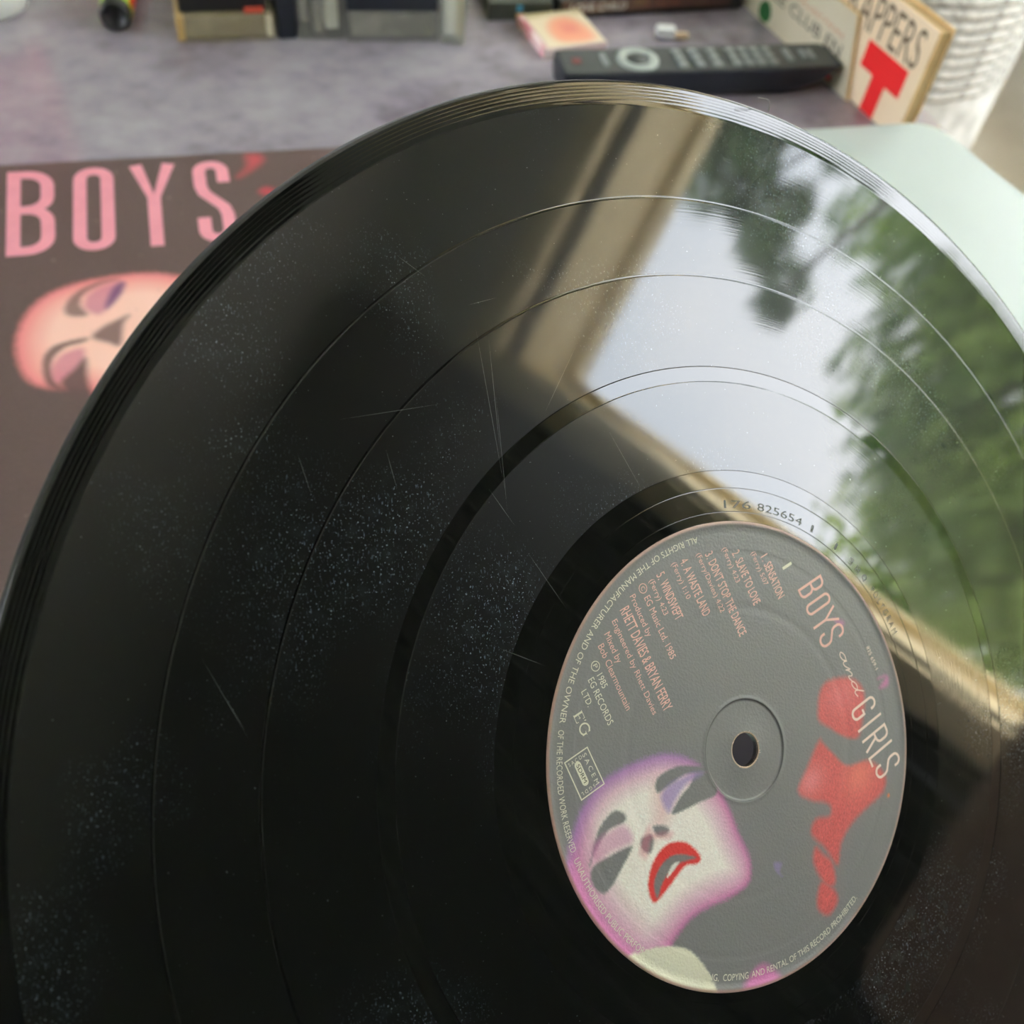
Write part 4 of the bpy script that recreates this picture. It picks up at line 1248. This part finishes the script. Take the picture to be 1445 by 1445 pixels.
def along(p, d):
    z = Vector(d).normalized()
    x = z.cross(Vector((0, 0, 1))).normalized()
    y = z.cross(x)
    return Matrix(((x.x, y.x, z.x, p[0]), (x.y, y.y, z.y, p[1]), (x.z, y.z, z.z, p[2]), (0, 0, 0, 1)))
mk_ = thing('marker_pen', 'fat neon yellow and orange marker pen lying with its black end to the viewer', 'pen', matrix=along((-0.2695, 0.5235, 0.0088), (-0.27, 0.95, 0.0)))
v, f = lathe([(0.0, 0.002), (0.0050, 0.002), (0.0056, 0.0002), (0.0074, 0.0), (0.0082, 0.0012), (0.0084, 0.008), (0.0, 0.008)], 40)
obj('end_cap', v, f, M['black_plastic'], mk_, smooth=True)
v, f = lathe([(0.0, 0.008), (0.0086, 0.008), (0.0087, 0.0095), (0.0087, 0.024), (0.0, 0.0242)], 40)
obj('yellow_band', v, f, mat('neon_yellow', srgb(198, 240, 60), 0.4, noise=(30, srgb(190, 234, 52), 0.4, 0.6)), mk_, smooth=True)
bm = bmesh.new()
rings_ = []
for z in (0.009, 0.024):
    rings_.append([bm.verts.new(((0.0089) * math.cos(a), (0.0089) * math.sin(a), z)) for a in [math.radians(-28 + 7 * q) for q in range(14)]])
for q in range(10):
    bm.faces.new((rings_[0][q], rings_[0][q + 1], rings_[1][q + 1], rings_[1][q]))
M['neon_orange'] = mat('neon_orange', srgb(250, 74, 36), 0.4, noise=(30, srgb(244, 66, 30), 0.4, 0.6))
from_bm('orange_panel', bm, M['neon_orange'], mk_, smooth=True)
v, f = lathe([(0.0, 0.0242), (0.0087, 0.0242), (0.0087, 0.075), (0.0070, 0.079), (0.0070, 0.098), (0.0060, 0.1), (0.0, 0.1)], 40)
obj('barrel', v, f, M['neon_orange'], mk_, smooth=True)

def row_thing(name, label, cat, x, y, group=None, yaw=ROW):
    group = group or {'disc_case': 'disc cases along the back of the desk', 'cassette_case': 'stacked cassette cases'}.get(name)
    return thing(name, label, cat, (x * MM, y * MM, 0), yaw, group)
M['amber_clear'] = clear_mat('amber_clear_plastic', srgb(226, 208, 160), 0.28, 0.1)
M['clear_grey'] = clear_mat('clear_grey_plastic', srgb(200, 200, 190), 0.30, 0.08)
M['clear_white'] = clear_mat('clear_white_plastic', srgb(224, 226, 214), 0.35, 0.08)
M['paper_card'] = mat('paper_card', srgb(240, 240, 226), 0.7, noise=(40, srgb(232, 232, 216), 0.4, 0.6))
M['grey_card'] = mat('grey_card', srgb(146, 142, 130), 0.7, noise=(40, srgb(112, 108, 98), 0.4, 0.6))
# local x along the row, +y to the back; sizes in mm
def cbox(name, x0, x1, y0, y1, z0, z1, m, parent, bev=0.6, label=None):
    return box(name, ((x0 + x1) / 2 * MM, (y0 + y1) / 2 * MM, (z0 + z1) / 2 * MM), ((x1 - x0) * MM, (y1 - y0) * MM, (z1 - z0) * MM), m, parent, bev * MM, 2, label=label)

t_ = row_thing('cassette_case', 'yellowed clear cassette case lying flat, lower of the left pair', 'case', -234.5, 522.5)
cbox('case_shell', 0, 54, 0, 82, 0, 15.2, M['amber_clear'], t_, 0.8)
cbox('inlay_card', 5, 49, 2.2, 80, 2.4, 13, M['grey_card'], t_, 0.2)
cbox('hinge_end', 0.6, 4.4, 1.0, 81, 1.0, 14, mat('amber_end', srgb(214, 176, 108), 0.4, noise=(40, srgb(204, 164, 96), 0.4, 0.6)), t_, 0.4)
cbox('end_label', 49.4, 52.6, 1.0, 20, 2.0, 13.4, M['paper_card'], t_, 0.3)
t_ = row_thing('cassette_case', 'black cassette case with a white label and red tab on the yellowed one', 'case', -234.5, 522.5)
t_.location.z = 15.2 * MM
cbox('case_shell', 3.0, 51, 3.5, 78, 0.1, 11.6, M['black_plastic'], t_, 1.0)
cbox('paper_label', 9, 29, 6, 30, 11.5, 11.9, M['paper_card'], t_, 0.05)
cbox('lid_rim', 9, 49, 3.0, 6.0, 9.6, 12.0, mat('dark_grey_rim', srgb(84, 86, 80), 0.4, noise=(40, srgb(76, 78, 72), 0.4, 0.6)), t_, 0.4)
cbox('red_tab', 38, 48.5, 1.2, 12, 0.05, 2.6, mat('red_paper', srgb(206, 84, 64), 0.6, noise=(40, srgb(196, 74, 56), 0.4, 0.6)), t_, 0.3)
t_ = row_thing('video_case', 'dark navy case standing upright right of the yellowed cassette case', 'case', -184.5, 544.0)
cbox('case_shell', 1.2, 11.6, 0, 62, 0, 84, M['navy_plastic'], t_, 0.8)
cbox('spine_label', 2.6, 10.2, -0.15, 0.3, 44, 78, M['grey_card'], t_, 0.05)
t_ = row_thing('disc_case', 'clear-edged dark disc case standing upright against the navy case', 'case', -172.4, 547.6)
cbox('case_shell', 0, 7.2, 0, 60, 0, 72, M['clear_grey'], t_, 0.5)
cbox('inlay_card', 1.4, 5.8, 0.8, 58, 10, 70, M['grey_card'], t_, 0.2)
t_ = row_thing('disc_case', 'clear disc case with a pale spine standing upright left of the flat-based box', 'case', -165.0, 549.4)
cbox('case_shell', 0, 18.5, 0, 60, 0, 72, M['clear_grey'], t_, 0.5)
cbox('inlay_card', 8.0, 15.2, 0.8, 58, 6, 70, M['paper_card'], t_, 0.2)
cbox('inlay_card', 1.4, 6.6, 0.8, 58, 4, 70, M['grey_card'], t_, 0.2)
t_ = row_thing('plastic_box', 'wide black box in a clear base between the two pale upright cases', 'box', -146.0, 553.2, yaw=math.radians(18))
cbox('clear_base', 0, 53, 0, 55, 0, 17.5, M['clear_grey'], t_, 0.8)
cbox('inlay_card', 3, 50, 4, 52, 1.5, 15, M['grey_card'], t_, 0.3)
cbox('lid', 0.5, 52.5, 0.3, 55, 17.5, 62, M['navy_plastic'], t_, 0.8)
t_ = row_thing('disc_case', 'white-spined clear disc case standing upright at the right end of the row', 'case', -93.8, 568.6, yaw=math.radians(8))
cbox('case_shell', 0, 14.2, 0, 58, 0, 72, M['clear_white'], t_, 0.5)
cbox('inlay_card', 2.2, 8.6, 0.8, 56, 5, 70, M['paper_card'], t_, 0.2)
cbox('inlay_card', 9.2, 11.6, 0.8, 56, 4, 70, mat('yellow_card', srgb(200, 184, 124), 0.7, noise=(40, srgb(190, 172, 112), 0.4, 0.6)), t_, 0.2)

# flat dark case and the film case on it
t_ = row_thing('disc_case', 'dark green disc case with blue and orange marks, lying behind the small picture case', 'case', -71.0, 604.0, yaw=math.radians(20))
cbox('case_shell', 0, 40, 0, 60, 0, 11, mat('dark_green_plastic', srgb(60, 66, 58), 0.4, noise=(40, srgb(52, 58, 50), 0.4, 0.6)), t_, 0.8)
cbox('blue_mark', 17.5, 21.0, -0.12, 0.3, 5.6, 9.4, mat('blue_print', srgb(70, 156, 190), 0.5, noise=(60, srgb(62, 146, 180), 0.4, 0.6)), t_, 0.04)
cbox('orange_mark', 17.5, 22.5, -0.12, 0.3, 1.4, 4.6, mat('orange_print', srgb(214, 136, 74), 0.5, noise=(60, srgb(204, 170, 84), 0.4, 0.6)), t_, 0.04)
t_ = row_thing('film_case', 'dark red and black film case lying flat along the back with white spine title', 'case', -29.5, 619.5, yaw=math.radians(25))
cbox('case_shell', 0, 126, 0, 84, 0, 11.0, M['black_plastic'], t_, 0.8)
cbox('spine_print', 2, 118, -0.15, 0.3, 3.2, 10.4, mat('dark_red_print', srgb(88, 62, 56), 0.5, noise=(60, srgb(120, 92, 66), 0.45, 0.7)), t_, 0.05)
v, f = fit_text('LOVE CHILD', 7.5, 45.0, 4.4, 4.6, 0.01)
obj('spine_title', [(p[0] * MM, -0.2 * MM, p[1] * MM) for p in v], f, M['white_ink'], t_)
v, f = fit_text('THE STORY OF A MOTHER', 54, 94, 5.0, 2.4)
v_, f_ = fit_text('A FILM', 56, 80, 5.2, 2.4)
obj('spine_title', [(p[0] * MM, -0.2 * MM, p[1] * MM) for p in v_], f_, mat('rust_ink', srgb(150, 92, 66), 0.6), t_)
# small picture case
t_ = row_thing('picture_case', 'small disc case with a peach and cream picture, left of the remote control', 'case', -32.5, 568.0, yaw=math.radians(30))
cbox('case_shell', 0, 41, 0, 42, 0, 6.4, mat('pink_clear', srgb(224, 206, 200), 0.2, noise=(40, srgb(214, 190, 186), 0.4, 0.6)), t_, 0.6)
n = 60
gx = np.linspace(3.5, 40.4, n)
gy = np.linspace(0.6, 41.4, n)
X, Y = np.meshgrid(gx, gy)
k = (np.arange(n - 1)[:, None] * n + np.arange(n - 1)[None, :]).ravel()
pic = obj('cover_picture', np.stack([X.ravel() * MM, Y.ravel() * MM, np.full(n * n, 6.5 * MM)], 1), np.stack([k, k + 1, k + n + 1, k + n], 1), attr_mat('picture_print', 0.3), t_)
pp = np.stack([X.ravel(), Y.ravel()], 1)
ci = np.tile(np.array(srgb(222, 206, 178)[:3]), (len(pp), 1))
blend(ci, sm(sdf(pp, soft_poly([(14, 6), (34, 5), (36, 20), (30, 33), (18, 32), (11, 20)])), 3), srgb(226, 152, 122))
blend(ci, sm(sdf(pp, soft_poly([(20, 16), (28, 15), (29, 24), (21, 25)])), 3) * 0.7, srgb(212, 120, 110))
blend(ci, sm(sdf(pp, soft_poly([(4, 36), (28, 39), (40, 36), (40, 41), (4, 41)])), 2) * 0.7, srgb(150, 138, 80))
set_ink(pic, ci)
cbox('spine', -0.2, 2.6, 0.4, 41.6, 0.6, 6.6, mat('pink_spine', srgb(206, 128, 140), 0.15, noise=(90, srgb(240, 214, 214), 0.4, 0.62)), t_, 0.5)
# white plug and its beige tip
t_ = row_thing('plug', 'small white plastic plug with a beige tip behind the remote control', 'plug', 32.0, 614.5, yaw=math.radians(10))
cbox('body', 0, 12, 0, 8, 0, 6.5, M['white_plastic'], t_, 1.6)
cbox('tip', 11.8, 20, 0.5, 4.5, 0.4, 4.0, mat('beige_plastic', srgb(222, 198, 164), 0.5, noise=(60, srgb(212, 186, 150), 0.4, 0.6)), t_, 0.8)
